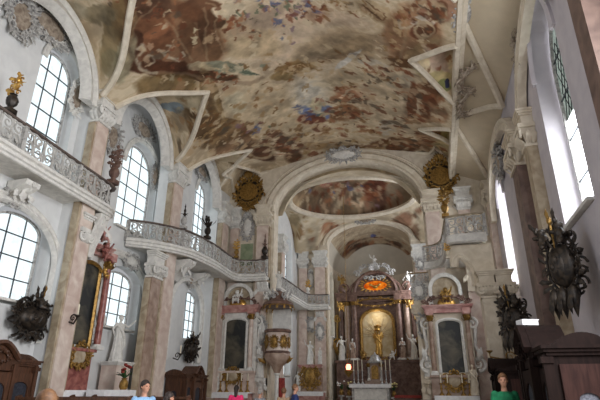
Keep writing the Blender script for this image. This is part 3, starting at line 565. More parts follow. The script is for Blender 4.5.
# ------------------------------------------------------------------ windows
def window(n, x, sgn, yc, hw, z0, z1, cols, rows, pane, rise=None, depth=.4, top=None):
    """arched side window: wooden frame, glass, glazing bars"""
    rise = rise or hw; fr = MB(); sh = niche(yc, hw, z0, z1, rise)
    c = lambda u,v,w: (x+sgn*(depth-w), u, v)
    inner = niche(yc, hw-.07, z0+.07, z1-.07, rise-.06)
    fr.poly(sh, [inner], c, .08); w = struct(fr.build('window_%d' % n, M['stucco_g'], smooth=False))
    g = MB()
    g.poly(niche(yc, hw-.02, z0+.02, z1-.02, rise), [], lambda u,v,q: (x+sgn*(depth+.02+q), u, v), .02); g.build('pane', pane, w, smooth=False)
    bars = MB()
    zz = lambda y_: (z1-rise)+rise*math.sqrt(max(0,1-((y_-yc)/hw)**2))
    for i in range(1, cols):
        y_ = yc-hw+2*hw*i/cols; bars.box(x+sgn*(depth-.03), y_, (z0+zz(y_))/2, .04, .026, zz(y_)-z0)
    for j in range(1, rows):
        z_ = z0+(z1-z0)*j/rows; h = hw if z_ < z1-rise else hw*math.sqrt(max(0,1-((z_-(z1-rise))/rise)**2))
        bars.box(x+sgn*(depth-.03), yc, z_, .04, 2*h, .034)
    bars.build('glazing_bars', M['bar'], w, smooth=False)
    sl = MB(); sl.box(x+sgn*.12, yc, z0-.04, .5, 2*hw+.1, .08); sl.build('sill', M['stucco'], w, smooth=False)
    if top:
        t = MB(); t.poly([(yc-hw+.05,top),(yc+hw-.05,top)]+arc(yc,hw-.05,z1-rise,rise-.05,14), [], lambda u,v,q: (x+sgn*(depth+.005+q), u, v), .01); t.build('leaded_top_light', STAINED, w, smooth=False)
        l = MB()
        for k in range(-9, 10):
            for s_ in (-1,1):
                y_ = yc+k*.26; q = [(x+sgn*(depth-.01), y_+s_*t_*.5*(z1-top), top+t_*(z1-top)) for t_ in (0,.25,.5,.75,1)]
                q = [p for p in q if abs(p[1]-yc) < hw*.96 and p[2] < zz(p[1])]
                if len(q) > 1: l.tube(q, .012, 4)
        l.build('lead_lattice', M['iron'], w, smooth=False)
    return w
window(1, -12.0, -1, 11.75, .85, 8.2, 12.9, 3, 6, PANE)
window(2, -12.0, -1, 11.7, 1.0, 4.05, 6.75, 3, 4, PANE, .5)
window(3, -12.5, -1, 17.95, 1.3, 8.1, 12.35, 3, 6, PANE)
window(4, -12.5, -1, 17.85, 1.0, 3.95, 6.3, 3, 4, PANE, .45)
window(5, -12.0, -1, 23.45, .85, 8.2, 12.8, 3, 7, PANE)
window(6, -12.0, -1, 23.4, .75, 4.0, 6.45, 3, 5, PANE, .4)
window(7, 3.6, 1, 12.15, 1.15, 5.5, 11.7, 2, 5, PANE_R, 1.8, .55, top=8.6)
window(8, 3.6, 1, 22.4, 1.0, 5.7, 10.7, 2, 5, PANE_R, None, .55)
window(9, -9.8, -1, 33.3, .8, 8.8, 12.1, 2, 5, PANE)
window(10, -9.8, -1, 33.3, .75, 2.6, 6.3, 2, 5, PANE)
window(11, 1.4, 1, 33.3, .8, 8.8, 12.1, 2, 5, PANE)
window(12, AX-3.5, -1, 39, .7, 5.6, 10.6, 2, 6, PANE)
window(13, AX+3.5, 1, 39, .7, 5.6, 10.6, 2, 6, PANE)
#@@PART2
# ------------------------------------------------------------------ ornament helpers (local frame: x right, z up, -y towards the viewer)
AXV = ((1,0,0),(0,0,1))
def rocaille(m, seed, w, h, n=9, r=.045, leaves=10, lift=.08, sym=True, y=0):
    """mirrored C-scrolls and leaves round an oval of half size w x h"""
    R = random.Random(seed)
    if sym: m.tube([(w*.9*cos(2*PI*i/28), y-.01, h*.9*sin(2*PI*i/28)) for i in range(29)], max(.02,r*.8), 5)
    for i in range(n):
        a = -PI/2+PI*(i+.5)/n+R.uniform(-.1,.1); k = R.uniform(.8,1.1); q = R.uniform(.16,.3)*min(w,h)*1.5
        fl = R.choice((-1,1)); st = a+R.uniform(-.8,.8); tn = R.uniform(.8,1.4)
        for s in ((1,-1) if sym else (1,)):
            ax = ((s,0,0),(0,0,1)); c = (s*w*k*cos(a), y-R.uniform(0,.03), h*k*sin(a))
            m.spiral(c, q, tn, r, r*.55, fl, st, ax=ax, lift=-s*lift)
    for i in range(leaves):
        a = -PI/2+PI*(i+.5)/leaves+R.uniform(-.2,.2); L = R.uniform(.35,.7)*min(w,h); tilt = R.uniform(-.9,.9)
        for s in ((1,-1) if sym else (1,)):
            m.leaf((s*w*.92*cos(a), y, h*.92*sin(a)), (s*cos(a+tilt), -.25, sin(a+tilt)), (0,-1,0), L, L*.2, R.uniform(.3,.8))
def shell(m, c, r, n=9, up=1):
    for i in range(n):
        a = PI*(i+.5)/n; m.leaf(c, (cos(a), -.35, up*sin(a)), (0,-1,0), r*(.8+.2*sin(a)), r*.13, .5)
def cartouche(name, label, loc, rz, w, h, mf='stucco', ms='stucco_g', seed=1, cat='ornament', group=None, n=9, leaves=10, field=True, r=.045, crown=True, tiltx=0):
    t = thing(name, label, cat, loc, rz, group)
    t.rotation_euler = (tiltx, 0, rz); t.rotation_mode = 'XYZ'
    if field:
        m = MB(); m.ball((0,-.03,0),(w*.62,.09,h*.66),16,10); m.build('field', M[mf], t)
    m = MB(); rocaille(m, seed, w*.85, h*.85, n, r, 0); m.build('scroll_border', M[ms], t)
    if leaves:
        m = MB(); rocaille(m, seed+50, w, h, 0, r, leaves); m.build('foliage', M[ms], t)
    if crown:
        m = MB(); shell(m, (0,-.05,h*.75), h*.5); m.build('shell_crest', M[ms], t)
    return t
def frustum(m, w0, d0, z0, w1, d1, z1, y=0):
    m.add([(-w0/2,y+d0/2*0,z0),(w0/2,y,z0),(w0/2,y-d0,z0),(-w0/2,y-d0,z0),(-w1/2,y,z1),(w1/2,y,z1),(w1/2,y-d1,z1),(-w1/2,y-d1,z1)],
          [(0,1,2,3)[::-1],(4,5,6,7)[::-1],(0,1,5,4),(1,2,6,5),(2,3,7,6),(3,0,4,7)])
def cornice(m, w, d, z, h, y=0, steps=3):
    for i in range(steps):
        k = (i+1)/steps; m.box(0, y-(d+.12*k)/2, z+h*(i+.5)/steps, w+.24*k, d+.12*k, h/steps*.98)
def pilaster(label, loc, rz, w, d, h, shaft='pink', sc=.9, group=None, strips=True, cap='stucco', plinth='brown', hcap=.75):
    t = thing('pilaster', label, 'pilaster', loc, rz, group)
    m = MB(); m.box(0,-d/2-.05,.55,w+.14,d+.1,1.1); m.box(0,-d/2-.07,1.16,w+.2,d+.14,.12); m.box(0,-d/2-.07,.1,w+.2,d+.16,.2); m.build('plinth', M[plinth], t, smooth=False)
    m = MB(); m.box(0,-d/2,(1.2+h-hcap)/2,w,d,h-hcap-1.2); m.build('shaft', M[shaft], t, smooth=False)
    if strips:
        for s in (-1,1):
            m = MB(); m.box(s*(w/2+.03),-d*.42,(1.2+h-hcap)/2,.14,d*.84,h-hcap-1.3); m.build('edge_strip', M['olive'], t, smooth=False)
    m = MB(); z = h-hcap
    m.box(0,-d/2-.03,z+.04,w+.12,d+.08,.08); frustum(m, w, d, z+.08, w+.22, d+.14, z+hcap-.14); m.box(0,-d/2-.08,h-.07,w+.36,d+.24,.14)
    c = m.build('capital', M[cap], t, smooth=False)
    m = MB()
    for s in (-1,1): m.spiral((s*(w/2+.02),-d-.16,z+hcap-.3), .17, 1.6, .05, .03, -s, PI/2, ax=AXV)
    for i in range(5): m.leaf((-w/2+w*i/4,-d-.02,z+.1),(0,-.3,1),(0,-1,0),.42,.1,.7)
    for s in (-1,1):
        for q in (.3,.8): m.leaf((s*w/2,-d*q,z+.1),(s*.3,0,1),(s,0,0),.42,.1,.7)
    m.build('acanthus', M[cap], c)
    m = MB(); m.box(0,-d/2-.02,h+.16,w+.1,d+.06,.32); cornice(m, w+.1, d+.06, h+.32, .22); m.build('entablature', M[cap], t, smooth=False)
    return t
LR, RR = PI/2, -PI/2
# ---- pilasters
pilaster('tall pink marble pilaster between the near bay and the recessed bay of the left wall', (XL,13.35,0), LR, .62, .32, 11.5)
pilaster('tall pink marble pilaster left of the third tall window on the left wall', (XL,19.2,0), LR, .8, .34, 11.5)
pilaster('pink pilaster at the far end of the left wall beside the round clock-like disc', (XL+.02,24.9,0), LR, .7, .34, 11.4)
pilaster('pink pilaster carrying the left foot of the chancel arch', (-9.15,26,0), 0, .7, .35, 11.4, cap='stucco_w')
pilaster('pink pilaster facing the nave just left of the round disc over the left corner altar', (-10.95,26,0), 0, .5, .28, 11.4, strips=False)
pilaster('pale pink pilaster carrying the right foot of the chancel arch', (.55,26,0), 0, .75, .35, 11.4, shaft='pink', strips=False, cap='stucco_w')
pilaster('slim pale pilaster right of the round disc on the right side of the chancel arch', (2.2,26,0), 0, .6, .3, 11.4, strips=False)
pilaster('brown pilaster with painted-in shade on the right wall between the two bright windows', (3.6,16.3,0), RR, .95, .42, 9.3, strips=False, shaft='shade_brown', cap='stucco_w')
pilaster('slim ochre pilaster on the right wall between the big window and shade-toned brown pilaster', (3.6,14.75,0), RR, .5, .3, 9.3, shaft='olive', strips=False, cap='stucco_w')
pilaster('far pilaster at the end of the right wall behind the second bright window', (3.6,25.2,0), RR, .7, .3, 11.3, strips=False, cap='stucco_w')
pilaster('pink pier pilaster left of the apse arch behind the small left choir altar', (-7.95,36,0), 0, .8, .4, 11.2)
pilaster('outer pink pier pilaster at the far left corner of the choir', (-9.3,36,0), 0, .6, .3, 11.2, strips=False)
pilaster('pink pier pilaster right of the apse arch', (-.45,36,0), 0, .8, .4, 11.2)
pilaster('pink pilaster on the left choir wall before its tall window', (-9.8,31.2,0), LR, .7, .3, 11.2)
pilaster('lower brown pilaster under the gallery right of the left wall altar', (-11.5,18.2,0), LR, .72, .3, 6.6, shaft='brown', hcap=.6)
pilaster('lower ochre pilaster under the gallery beside the near left cartouche', (-11.95,13.42,0), LR, .3, .68, 6.7, shaft='pink', hcap=.6, strips=False)
for x, y, w_, sh, lb in ((2.32,21.35,.5,'stucco_w','white pier under the right end of the small right balcony'),(2.98,21.4,.5,'olive','ochre pier against the right wall beside the small balcony'),(-.55,26.3,.42,'stucco_w','white pier left of the right corner altar beside the choir')):
    pilaster(lb, (x,y,0), 0, w_, .4, 5.7, shaft=sh, hcap=.6, strips=False, cap='stucco_w')
pilaster('shadowed dark pilaster on the right wall standing nearer than the big window', (3.6,8.5,0), RR, .6, .35, 12.0, shaft='shade_brown', strips=False, cap='shade_brown', plinth='shade_brown')  # shaft, capital and plinth carry their shade in the colour
# ---- galleries
def resample(path, step):
    path = [V((p[0],p[1],0)) for p in path]; d = [0]
    for a, b in zip(path, path[1:]): d.append(d[-1]+(b-a).length)
    n = max(2, round(d[-1]/step)); out = []
    for i in range(n+1):
        s = d[-1]*i/n; k = 0
        while k < len(d)-2 and d[k+1] < s: k += 1
        q = (s-d[k])/max(1e-9, d[k+1]-d[k]); out.append(path[k].lerp(path[k+1], min(1,q)))
    return out
def smooth_path(p, it=3):
    for _ in range(it):
        q = [p[0]]
        for a, b in zip(p, p[1:]): q += [(a[0]*.75+b[0]*.25,a[1]*.75+b[1]*.25),(a[0]*.25+b[0]*.75,a[1]*.25+b[1]*.75)]
        p = q+[p[-1]]
    return p
def gallery(label, path, wall, zs, hb=.95, inward=1, panel=.85, seed=3, brown=None, m='stucco'):
    """front line path, wall line wall (plan); the slab fills between. inward: which side the wall is"""
    pts = resample(smooth_path(path), .22); base = pts[0]
    t = thing('gallery', label, 'gallery', (base.x, base.y, zs))
    loc = lambda x,y,z: (x-base.x, y-base.y, z-zs)
    mb = MB(); poly = [(p.x-base.x,p.y-base.y) for p in pts]+[(x-base.x,y-base.y) for x,y in wall]
    tri = geometry.tessellate_polygon([[V((p[0],p[1],0)) for p in poly]]); n = len(poly)
    mb.add([(p[0],p[1],-.16) for p in poly]+[(p[0],p[1],0) for p in poly], [tuple(q) for q in tri]+[tuple(n+i for i in q)[::-1] for q in tri]+[(i,(i+1)%n,n+(i+1)%n,n+i) for i in range(n)])
    mb.build('floor_slab', M[m], t, smooth=False)
    P3 = [loc(p.x,p.y,zs) for p in pts]; s = -inward
    mb = MB(); mb.sweep([(0,-.26),(s*.05,-.24),(s*.07,-.18),(s*.13,-.15),(s*.13,-.1),(s*.07,-.08),(s*.09,-.03),(s*.16,0),(s*.16,.05),(-s*.12,.05),(-s*.12,-.2)], P3); mb.build('cornice', M[m], t)
    mb = MB(); mb.sweep([(s*.07,hb-.04),(s*.09,hb),(s*.06,hb+.03),(-s*.06,hb+.03),(-s*.09,hb),(-s*.06,hb-.04)], P3); mb.build('handrail', M[brown or 'railing'], t)
    mb = MB(); mb.sweep([(s*.08,.06),(s*.08,.14),(-s*.08,.14),(-s*.08,.06)], P3); mb.build('foot_rail', M[m], t)
    q = resample([(p.x,p.y) for p in pts], panel); R = random.Random(seed)
    for i in range(len(q)-1):
        a, b = q[i], q[i+1]; mid = (a+b)/2; d = (b-a); L = d.length; d.normalize(); o = V((d.y,-d.x,0))*s
        pm = MB(); pm.T = Matrix(((d.x,-o.x,0,mid.x-base.x),(d.y,-o.y,0,mid.y-base.y),(0,0,1,0),(0,0,0,1)))
        z0, z1 = .14, hb-.06; h = z1-z0; r = .03; c = (z0+z1)/2; hw = L*.46
        k = i % 2
        for sx in (-1,1):
            ax = ((sx,0,0),(0,0,1))
            pm.spiral((sx*hw*.52,0,z0+h*.3), h*.3, 1.35, r*1.15, r*.6, 1 if k else -1, PI*.5 if k else -PI*.5, ax=ax)
            pm.spiral((sx*hw*.5,0,z0+h*.76), h*.25, 1.25, r*1.1, r*.6, -1 if k else 1, -PI*.4 if k else PI*.4, ax=ax)
            pm.tube([(sx*hw,0,z0+h*.1),(sx*hw*.96,0,c-.1),(sx*hw*1.06,0,c+.1),(sx*hw,0,z1-.05)], r)
            pm.tube([(sx*hw*.95,0,z0),(sx*hw*.5,0,z0+h*.06),(0,0,z0+h*.02)], r*.9); pm.tube([(sx*hw*1.02,0,z1),(sx*hw*.5,0,z1-h*.06),(0,0,z1)], r*.9)
            pm.leaf((sx*hw*.1,-.02,c-.05),(sx*.5,-.15,1 if k else -1),(0,-1,0),h*.4,.05,.4)
        pm.tube([(0,0,z0),(.04,0,z0+h*.35),(-.04,0,z0+h*.6),(0,0,z1)], r)
        pm.build('balustrade_panel', M['rail'], t)
    for i, p in enumerate(q):
        if i % 3 and i < len(q)-1: continue
        pm = MB(); pm.box(p.x-base.x,p.y-base.y,hb/2,.13,.13,hb-.02); pm.build('post', M['stucco_g'], t, smooth=False)
    return t
G1 = gallery('near left gallery balcony with white scrollwork balustrade jutting out over the first bay', [(-10.75,7.2),(-10.8,9.5),(-10.95,11.5),(-11.05,13.6),(-11.1,14.6),(-11.75,14.75),(-12.4,14.8)], [(-12.4,7.2)], 7.72, .95, inward=-1)
G2 = gallery('long curving white gallery balcony running along the left wall to the chancel corner', [(-12.4,17.4),(-12.1,17.6),(-11.5,18.1),(-11.0,18.8),(-10.55,19.6),(-10.4,21),(-10.35,22.5),(-10.5,24.2),(-10.4,25.15),(-9.5,25.35),(-8.7,25.3)], [(-8.7,26.0),(-12.0,26.0),(-12.4,19.4)], 7.55, .95, inward=-1)
G3 = gallery('gallery balcony along the left choir wall turning in front of the pier', [(-8.95,27.0),(-8.85,29.5),(-8.8,33),(-8.8,34.6),(-8.55,35.15),(-7.2,35.2)], [(-7.2,36),(-9.8,36),(-9.8,27.0)], 7.4, .85, inward=-1, seed=8)
G4 = gallery('small white balcony projecting at the right before the chancel arch', [(-.1,25.55),(.45,25.45),(.85,24.8),(.95,23),(.98,21.5),(1.05,21.0),(1.3,20.9),(2.55,20.9)], [(2.55,25.95),(-.1,25.95)], 7.72, 1.0, inward=1, seed=5, brown='olive', m='stucco')
qa = [(1.0,6.55),(1.08,6.9),(1.3,7.12),(1.55,7.08),(1.8,6.85),(1.97,6.5),(2.06,6.1)]
front_wall('wall_right_pier', 21.35, [(.98,7.5)]+qa+[(2.06,0),(2.75,0),(2.75,7.5)], [], .5, M['stucco_w'])
archivolt([(p_[0],21.34,p_[1]) for p_ in qa+[(2.08,5.7)]], (0,-1,0), sc=.55, m='stucco_w')
G5 = gallery('far balcony on the right side of the choir seen past the chancel arch pier', [(-1.2,35.2),(.2,35.2),(.4,34.8),(.45,33),(.5,27.2)], [(1.4,27.2),(1.4,36),(-1.2,36)], 8.6, .9, inward=-1, seed=6, brown='dgold')
# brackets and vaulted underside shells of the galleries
def console(label, loc, rz, w=.5, h=1.3, d=.7, m='stucco', group=None):
    t = thing('wall_bracket', label, 'bracket', loc, rz, group); b = MB()
    pr = [(0,0),(-d,0),(-d*.95,-.15),(-d*.55,-.45*h),(-d*.22,-.75*h),(-.05,-h),(0,-h)]
    b.add([(s*w/2,p[0],p[1]) for s in (-1,1) for p in pr], [tuple(range(7)), tuple(range(7,14))[::-1]]+[(i,7+i,7+(i+1)%7,(i+1)%7) for i in range(7)]); b.build('block', M[m], t)
    b = MB(); b.spiral((0,-d*.8,-.2),.2,1.5,.06,.03,1,0,ax=((0,-1,0),(0,0,1))); b.leaf((0,-d*.75,-.2),(0,.3,-1),(0,-1,0),h*.7,.16,-.3)
    for s in (-1,1): b.leaf((s*w*.4,-d*.5,-.3),(s*.5,-.2,-.8),(0,-1,0),h*.5,.12,.4)
    b.build('acanthus', M[m], t); return t
console('scrolled white bracket under the near left gallery by the first window', (-11.95,10.9,7.42), LR, .55, .6, .7)
console('scrolled white bracket under the near gallery end above the marble pilaster', (-11.5,14.05,7.42), LR, .5, 1.5, .5)
console('scrolled bracket under the long gallery above the brown lower pilaster', (-11.5,20.2,7.26), LR, .7, .9, .9)
console('scrolled bracket under the long gallery over the third lower window', (-12.0,22.9,7.26), LR, .5, .7, .9)
console('scrolled bracket under the long gallery at the chancel corner by the pulpit', (-9.0,26,7.26), 0, .6, 1.2, .6)
console('pale bracket under the right balcony beside the chancel arch', (2.2,25.6,7.36), 0, .6, 1.1, .6, 'stucco_w')
console('small pale bracket under the balcony of the left choir pier', (-7.95,36,7.05), 0, .6, 1.0, .6)

# ---- stucco ornaments on the walls, arches and vaults
cartouche('stucco_cartouche','large scrolled stucco cartouche crowning the chancel arch below the painted ceiling', (-4.25,25.75,14.75), 0, 1.15, .42, 'stucco', 'stucco_g', 3, n=11, leaves=12, tiltx=.25)
cartouche('stucco_cartouche','stucco cartouche on the crown of the choir arch under the oval painting', (-4.3,35.75,14.05), 0, .75, .4, 'relief', 'stucco_g', 4)
cartouche('stucco_cartouche','grey stucco spray over the near left upper window', (-11.9,10.75,13.3), LR, 1.05, .55, 'relief', 'stucco_g', 5, n=12, leaves=16)
cartouche('stucco_cartouche','grey leafy stucco to the left of the near left upper window top', (-11.9,9.6,12.75), LR, .6, .75, 'relief', 'stucco_g', 6, n=9, leaves=14)
cartouche('stucco_cartouche','brown panel with pale scrolls right of the near left upper window', (-11.9,12.55,11.6), LR, .35, .8, 'relief', 'stucco', 7, n=7, leaves=8)
cartouche('stucco_cartouche','stucco shell over the second tall left window inside the recessed arch', (-12.45,17.6,13.1), LR, .9, .5, 'relief', 'stucco_g', 8, n=10, leaves=14)
cartouche('stucco_cartouche','brown and grey stucco left of the second tall window head', (-12.45,15.5,11.6), LR, .5, .8, 'relief', 'stucco_g', 9, n=8, leaves=12)
cartouche('stucco_cartouche','brown and grey stucco right of the second tall window head', (-12.45,19.0,11.3), LR, .32, .75, 'relief', 'stucco_g', 10, n=7, leaves=10)
cartouche('stucco_cartouche','stucco shell over the third tall left window', (-11.9,22.8,13.15), LR, .8, .4, 'relief', 'stucco_g', 11, n=9, leaves=12)
cartouche('stucco_cartouche','pale stucco trophy on the wall panel under the left round disc', (-10.2,25.95,10.7), 0, .42, .85, 'stucco', 'stucco_g', 12, n=9, leaves=12)
cartouche('stucco_cartouche','shell ornament over the near lower left window arch', (-11.88,10.95,7.0), LR, .4, .3, 'stucco', 'stucco_g', 13, n=6, leaves=8)
cartouche('stucco_cartouche','shell ornament over the third lower left window arch', (-11.88,22.5,6.85), LR, .3, .3, 'relief', 'stucco_g', 14, n=6, leaves=8)
cartouche('stucco_cartouche','shell stucco on the near right vault close to the longitudinal moulding', (1.95,13.2,12.8), RR, .7, .4, 'stucco_g', 'stucco_g', 15, n=9, leaves=12, tiltx=-1.2)
cartouche('stucco_spray','dark feathery stucco spray on the right vault, lower of two', (2.35,18.3,12.6), RR, 1.1, .5, 'stucco_g', 'relief', 16, n=7, leaves=18, field=False, tiltx=-1.2)
cartouche('stucco_spray','dark feathery stucco spray on the right vault beside the rib', (2.3,16.6,12.6), RR, .9, .5, 'stucco_g', 'relief', 17, n=6, leaves=18, field=False, tiltx=-1.2)
cartouche('stucco_cartouche','grey stucco capital cluster beside the second right window top', (3.5,20.6,10.9), RR, .7, .7, 'relief', 'stucco_g', 18, n=10, leaves=14)
cartouche('stucco_cartouche','grey stucco cluster at the top above the big right window', (3.45,13.9,11.6), RR, .5, .5, 'stucco_g', 'relief', 19, n=9, leaves=16)
cartouche('stucco_cartouche','dim stucco scrollwork in the top right corner above the big window', (3.5,10.3,11.3), RR, .5, .7, 'stucco_g', 'stucco_g', 20, n=10, leaves=10)
cartouche('stucco_cartouche','scrolled stucco in the arch under the right balcony', (2.9,25.9,6.7), 0, .5, .5, 'relief', 'stucco_g', 22, n=8, leaves=10)
cartouche('stucco_cartouche','scrolled stucco between the gallery end and the left wall altar', (-11.85,14.2,6.3), LR, .3, .8, 'stucco', 'stucco_g', 23, n=9, leaves=10)
cartouche('stucco_cartouche','leafy stucco above the lower brown pilaster under the long gallery', (-11.45,19.2,6.7), LR, .45, .45, 'stucco', 'stucco_g', 24, n=8, leaves=10)
cartouche('stucco_cartouche','leafy stucco on the left choir wall between window and arch', (-9.75,29.3,10.4), LR, .5, 1.1, 'olive', 'stucco_g', 25, n=9, leaves=12)
cartouche('stucco_cartouche','stucco vase ornament on the left apse pier above the balcony', (-8.7,35.95,9.6), 0, .3, .7, 'stucco', 'stucco_g', 26, n=7, leaves=8)
cartouche('stucco_cartouche','stucco festoon at the head of the small left choir altar', (-8.6,35.8,6.2), 0, .45, .5, 'stucco', 'stucco_g', 27, n=8, leaves=10)
cartouche('stucco_cartouche','stucco festoon over the white pier left of the right corner altar', (-.5,25.75,6.4), 0, .35, .45, 'stucco', 'stucco_g', 28, n=7, leaves=10)
cartouche('stucco_cartouche','stucco scrollwork on the wall left of the crown niche of the left corner altar', (-11.45,25.95,6.2), 0, .32, .7, 'stucco', 'stucco_g', 30, n=8, leaves=10)
cartouche('stucco_cartouche','stucco scrollwork on the wall between the left corner altar and the pulpit', (-8.95,25.6,4.6), 0, .28, .75, 'stucco', 'stucco_g', 31, n=8, leaves=10)
cartouche('stucco_cartouche','tall stucco scroll on the pier above the statue left of the right corner altar', (-.45,25.9,4.7), 0, .25, .7, 'stucco_w', 'stucco_g', 32, n=8, leaves=10)
cartouche('stucco_cartouche','stucco shell in the spandrel between the recessed arch and the third left arch', (-11.45,19.2,13.2), LR, .45, .5, 'stucco', 'stucco', 33, n=8, leaves=10)
cartouche('stucco_cartouche','stucco shell on the spandrel above the first marble pilaster of the left wall', (-11.45,13.35,13.0), LR, .4, .55, 'stucco', 'stucco', 34, n=8, leaves=10)
cartouche('stucco_cartouche','stucco shell over the recessed lower window beside the wall altar', (-12.35,17.9,6.75), LR, .6, .32, 'stucco', 'stucco_g', 35, n=8, leaves=10)
cartouche('stucco_cartouche','stucco panel on the choir pier right of the apse arch above the far balcony', (-.45,35.5,10.2), 0, .3, .4, 'stucco', 'stucco_g', 36, n=7, leaves=8)
cartouche('stucco_cartouche','stucco festoon on the choir pier directly above the small left choir altar statue', (-7.95,35.5,5.6), 0, .32, .6, 'stucco', 'stucco_g', 37, n=8, leaves=10)
cartouche('stucco_cartouche','stucco scrolls on the chancel wall above the small right balcony', (2.35,25.6,9.6), 0, .3, .6, 'stucco_w', 'relief', 38, n=8, leaves=10)
m = MB(); m.box(-10.2,25.97,9.05,.75,.06,1.3); o = m.build('painted_panel', M['paint2'], smooth=False); tag(o, 'green painted wall panel under the pale stucco trophy left of the chancel arch', 'panel')
# round dark discs with gilt frames in the chancel spandrels
for (x, z, w_, lb) in ((-10.2, 13.0, .95, 'round dark disc in a gilt rococo frame left of the chancel arch'), (1.2, 12.8, .9, 'round dark disc in a gilt rococo frame right of the chancel arch')):
    t = thing('wall_clock', lb, 'clock', (x,25.98,z))
    m = MB(); m.lathe([(.01,.0),(w_*.95,.0),(w_*.95,.1),(.01,.12)],32); q = m.build('back_disc', M['bronze'], t); q.rotation_euler = (PI/2,0,0)
    m = MB(); m.lathe([(w_*.5,.1),(w_*.62,.1),(w_*.6,.2),(w_*.5,.2)],32); q = m.build('ring', M['dgold'], t); q.rotation_euler = (PI/2,0,0)
    m = MB(); m.lathe([(.01,.1),(w_*.48,.1),(w_*.4,.17),(.01,.18)],32); q = m.build('dial', mat('indigo_dial_%d' % int(w_*100),(30,30,44),(52,50,74),.5), t); q.rotation_euler = (PI/2,0,0)
    m = MB(); rocaille(m, 41, w_*.85, w_*1.0, 11, .05, 14, y=-.1); shell(m,(0,-.12,w_*1.05),.5); shell(m,(0,-.12,-w_*1.05),.45,up=-1); m.build('gilt_border', M['dgold'], t)

# ------------------------------------------------------------------ figures
def capsule(m, a, b, r0, r1, n=10):
    a, b = V(a), V(b); k = 5; m.tube([a.lerp(b,i/k) for i in range(k+1)], [r0+(r1-r0)*i/k for i in range(k+1)], n); m.ball(a, r0, n, 6); m.ball(b, r1, n, 6)
STAND = dict(sh=[(-.18,0,1.42),(.18,0,1.42)], el=[(-.24,.03,1.14),(.24,.03,1.14)], wr=[(-.23,-.06,.9),(.23,-.06,.9)], hip=[(-.09,0,.93),(.09,0,.93)], kn=[(-.1,-.03,.5),(.1,-.03,.5)], an=[(-.1,.02,.08),(.11,.02,.08)], turn=0)
def pose(**k): d = dict(STAND); d.update(k); return d
def hand(m, w, d, s):
    w, d = V(w), V(d).normalized(); sd = d.cross(V((0,-1,.2))).normalized() if abs(d.y) < .9 else V((1,0,0)); nr = sd.cross(d)
    m.ball(w+d*.045, (.036,.03,.045), 8, 6)
    for i, L in enumerate((.062,.074,.07,.055)):
        b = w+d*.075+sd*((i-1.5)*.019); e = b+d*L*.55+nr*.006; capsule(m, b, e, .0095, .009, 6); capsule(m, e, e+d*L*.45+nr*.02, .009, .0075, 6)
    b = w+d*.02+sd*s*.032; e = b+d*.03+sd*s*.022; capsule(m, b, e, .012, .01, 6); capsule(m, e, e+d*.03+nr*.01, .01, .008, 6)
def human(m, p, upto=None):
    hx = lambda pts: pts
    prof = [(.88,.145,.105),(.96,.155,.11),(1.05,.14,.1),(1.15,.14,.1),(1.25,.16,.11),(1.35,.175,.112),(1.42,.16,.09),(1.46,.1,.07)]
    vs = []; n = 14
    for z, a, b in prof: vs += [(a*cos(2*PI*i/n), b*sin(2*PI*i/n), z) for i in range(n)]
    m.add(vs, [(j*n+i, j*n+(i+1)%n, (j+1)*n+(i+1)%n, (j+1)*n+i) for j in range(len(prof)-1) for i in range(n)]+[tuple(range(n))[::-1], tuple((len(prof)-1)*n+i for i in range(n))])
    for s in (0,1):
        capsule(m, p['sh'][s], p['el'][s], .056, .044); capsule(m, p['el'][s], p['wr'][s], .043, .029); hand(m, p['wr'][s], V(p['wr'][s])-V(p['el'][s]), 1 if s else -1)
        capsule(m, p['hip'][s], p['kn'][s], .088, .058); capsule(m, p['kn'][s], p['an'][s], .056, .036)
        a = V(p['an'][s]); capsule(m, a+V((0,.03,-.035)), a+V((0,-.14,-.045)), .042, .032); m.ball(a+V((0,.04,-.03)), .045, 8, 6)
    capsule(m, (0,.01,1.42), (0,-.005,1.54), .06, .052)
    head(m, p['turn'])
def head(m, turn):
    T0 = m.T.copy(); m.T = T0 @ place((0,-.01,1.55), turn)
    m.ball((0,.005,.13),(.077,.095,.105),16,12); m.ball((0,-.03,.06),(.056,.062,.07),12,8); m.ball((0,-.06,.028),(.026,.024,.022),8,6)
    m.tube([(0,-.085,.125),(0,-.1,.1),(0,-.112,.078)],[.01,.013,.017],6); m.ball((0,-.103,.075),(.018,.014,.011),8,6)
    m.ball((0,-.083,.047),(.024,.012,.008),8,6); m.ball((0,-.084,.143),(.05,.014,.011),10,6)
    for s in (-1,1): m.ball((s*.078,.012,.105),(.012,.022,.032),8,6); m.ball((s*.04,-.06,.085),(.022,.02,.02),8,6)
    m.T = T0
def fuse(m, name, mt, parent, voxel=.014):
    o = m.build(name, mt, parent); md = o.modifiers.new('fuse','REMESH'); md.mode = 'VOXEL'; md.voxel_size = voxel; md.use_smooth_shade = True
    dg = bpy.context.evaluated_depsgraph_get(); me = bpy.data.meshes.new_from_object(o.evaluated_get(dg)); o.modifiers.clear(); o.data = me
    me.name = name; me.polygons.foreach_set('use_smooth',[True]*len(me.polygons)); return o
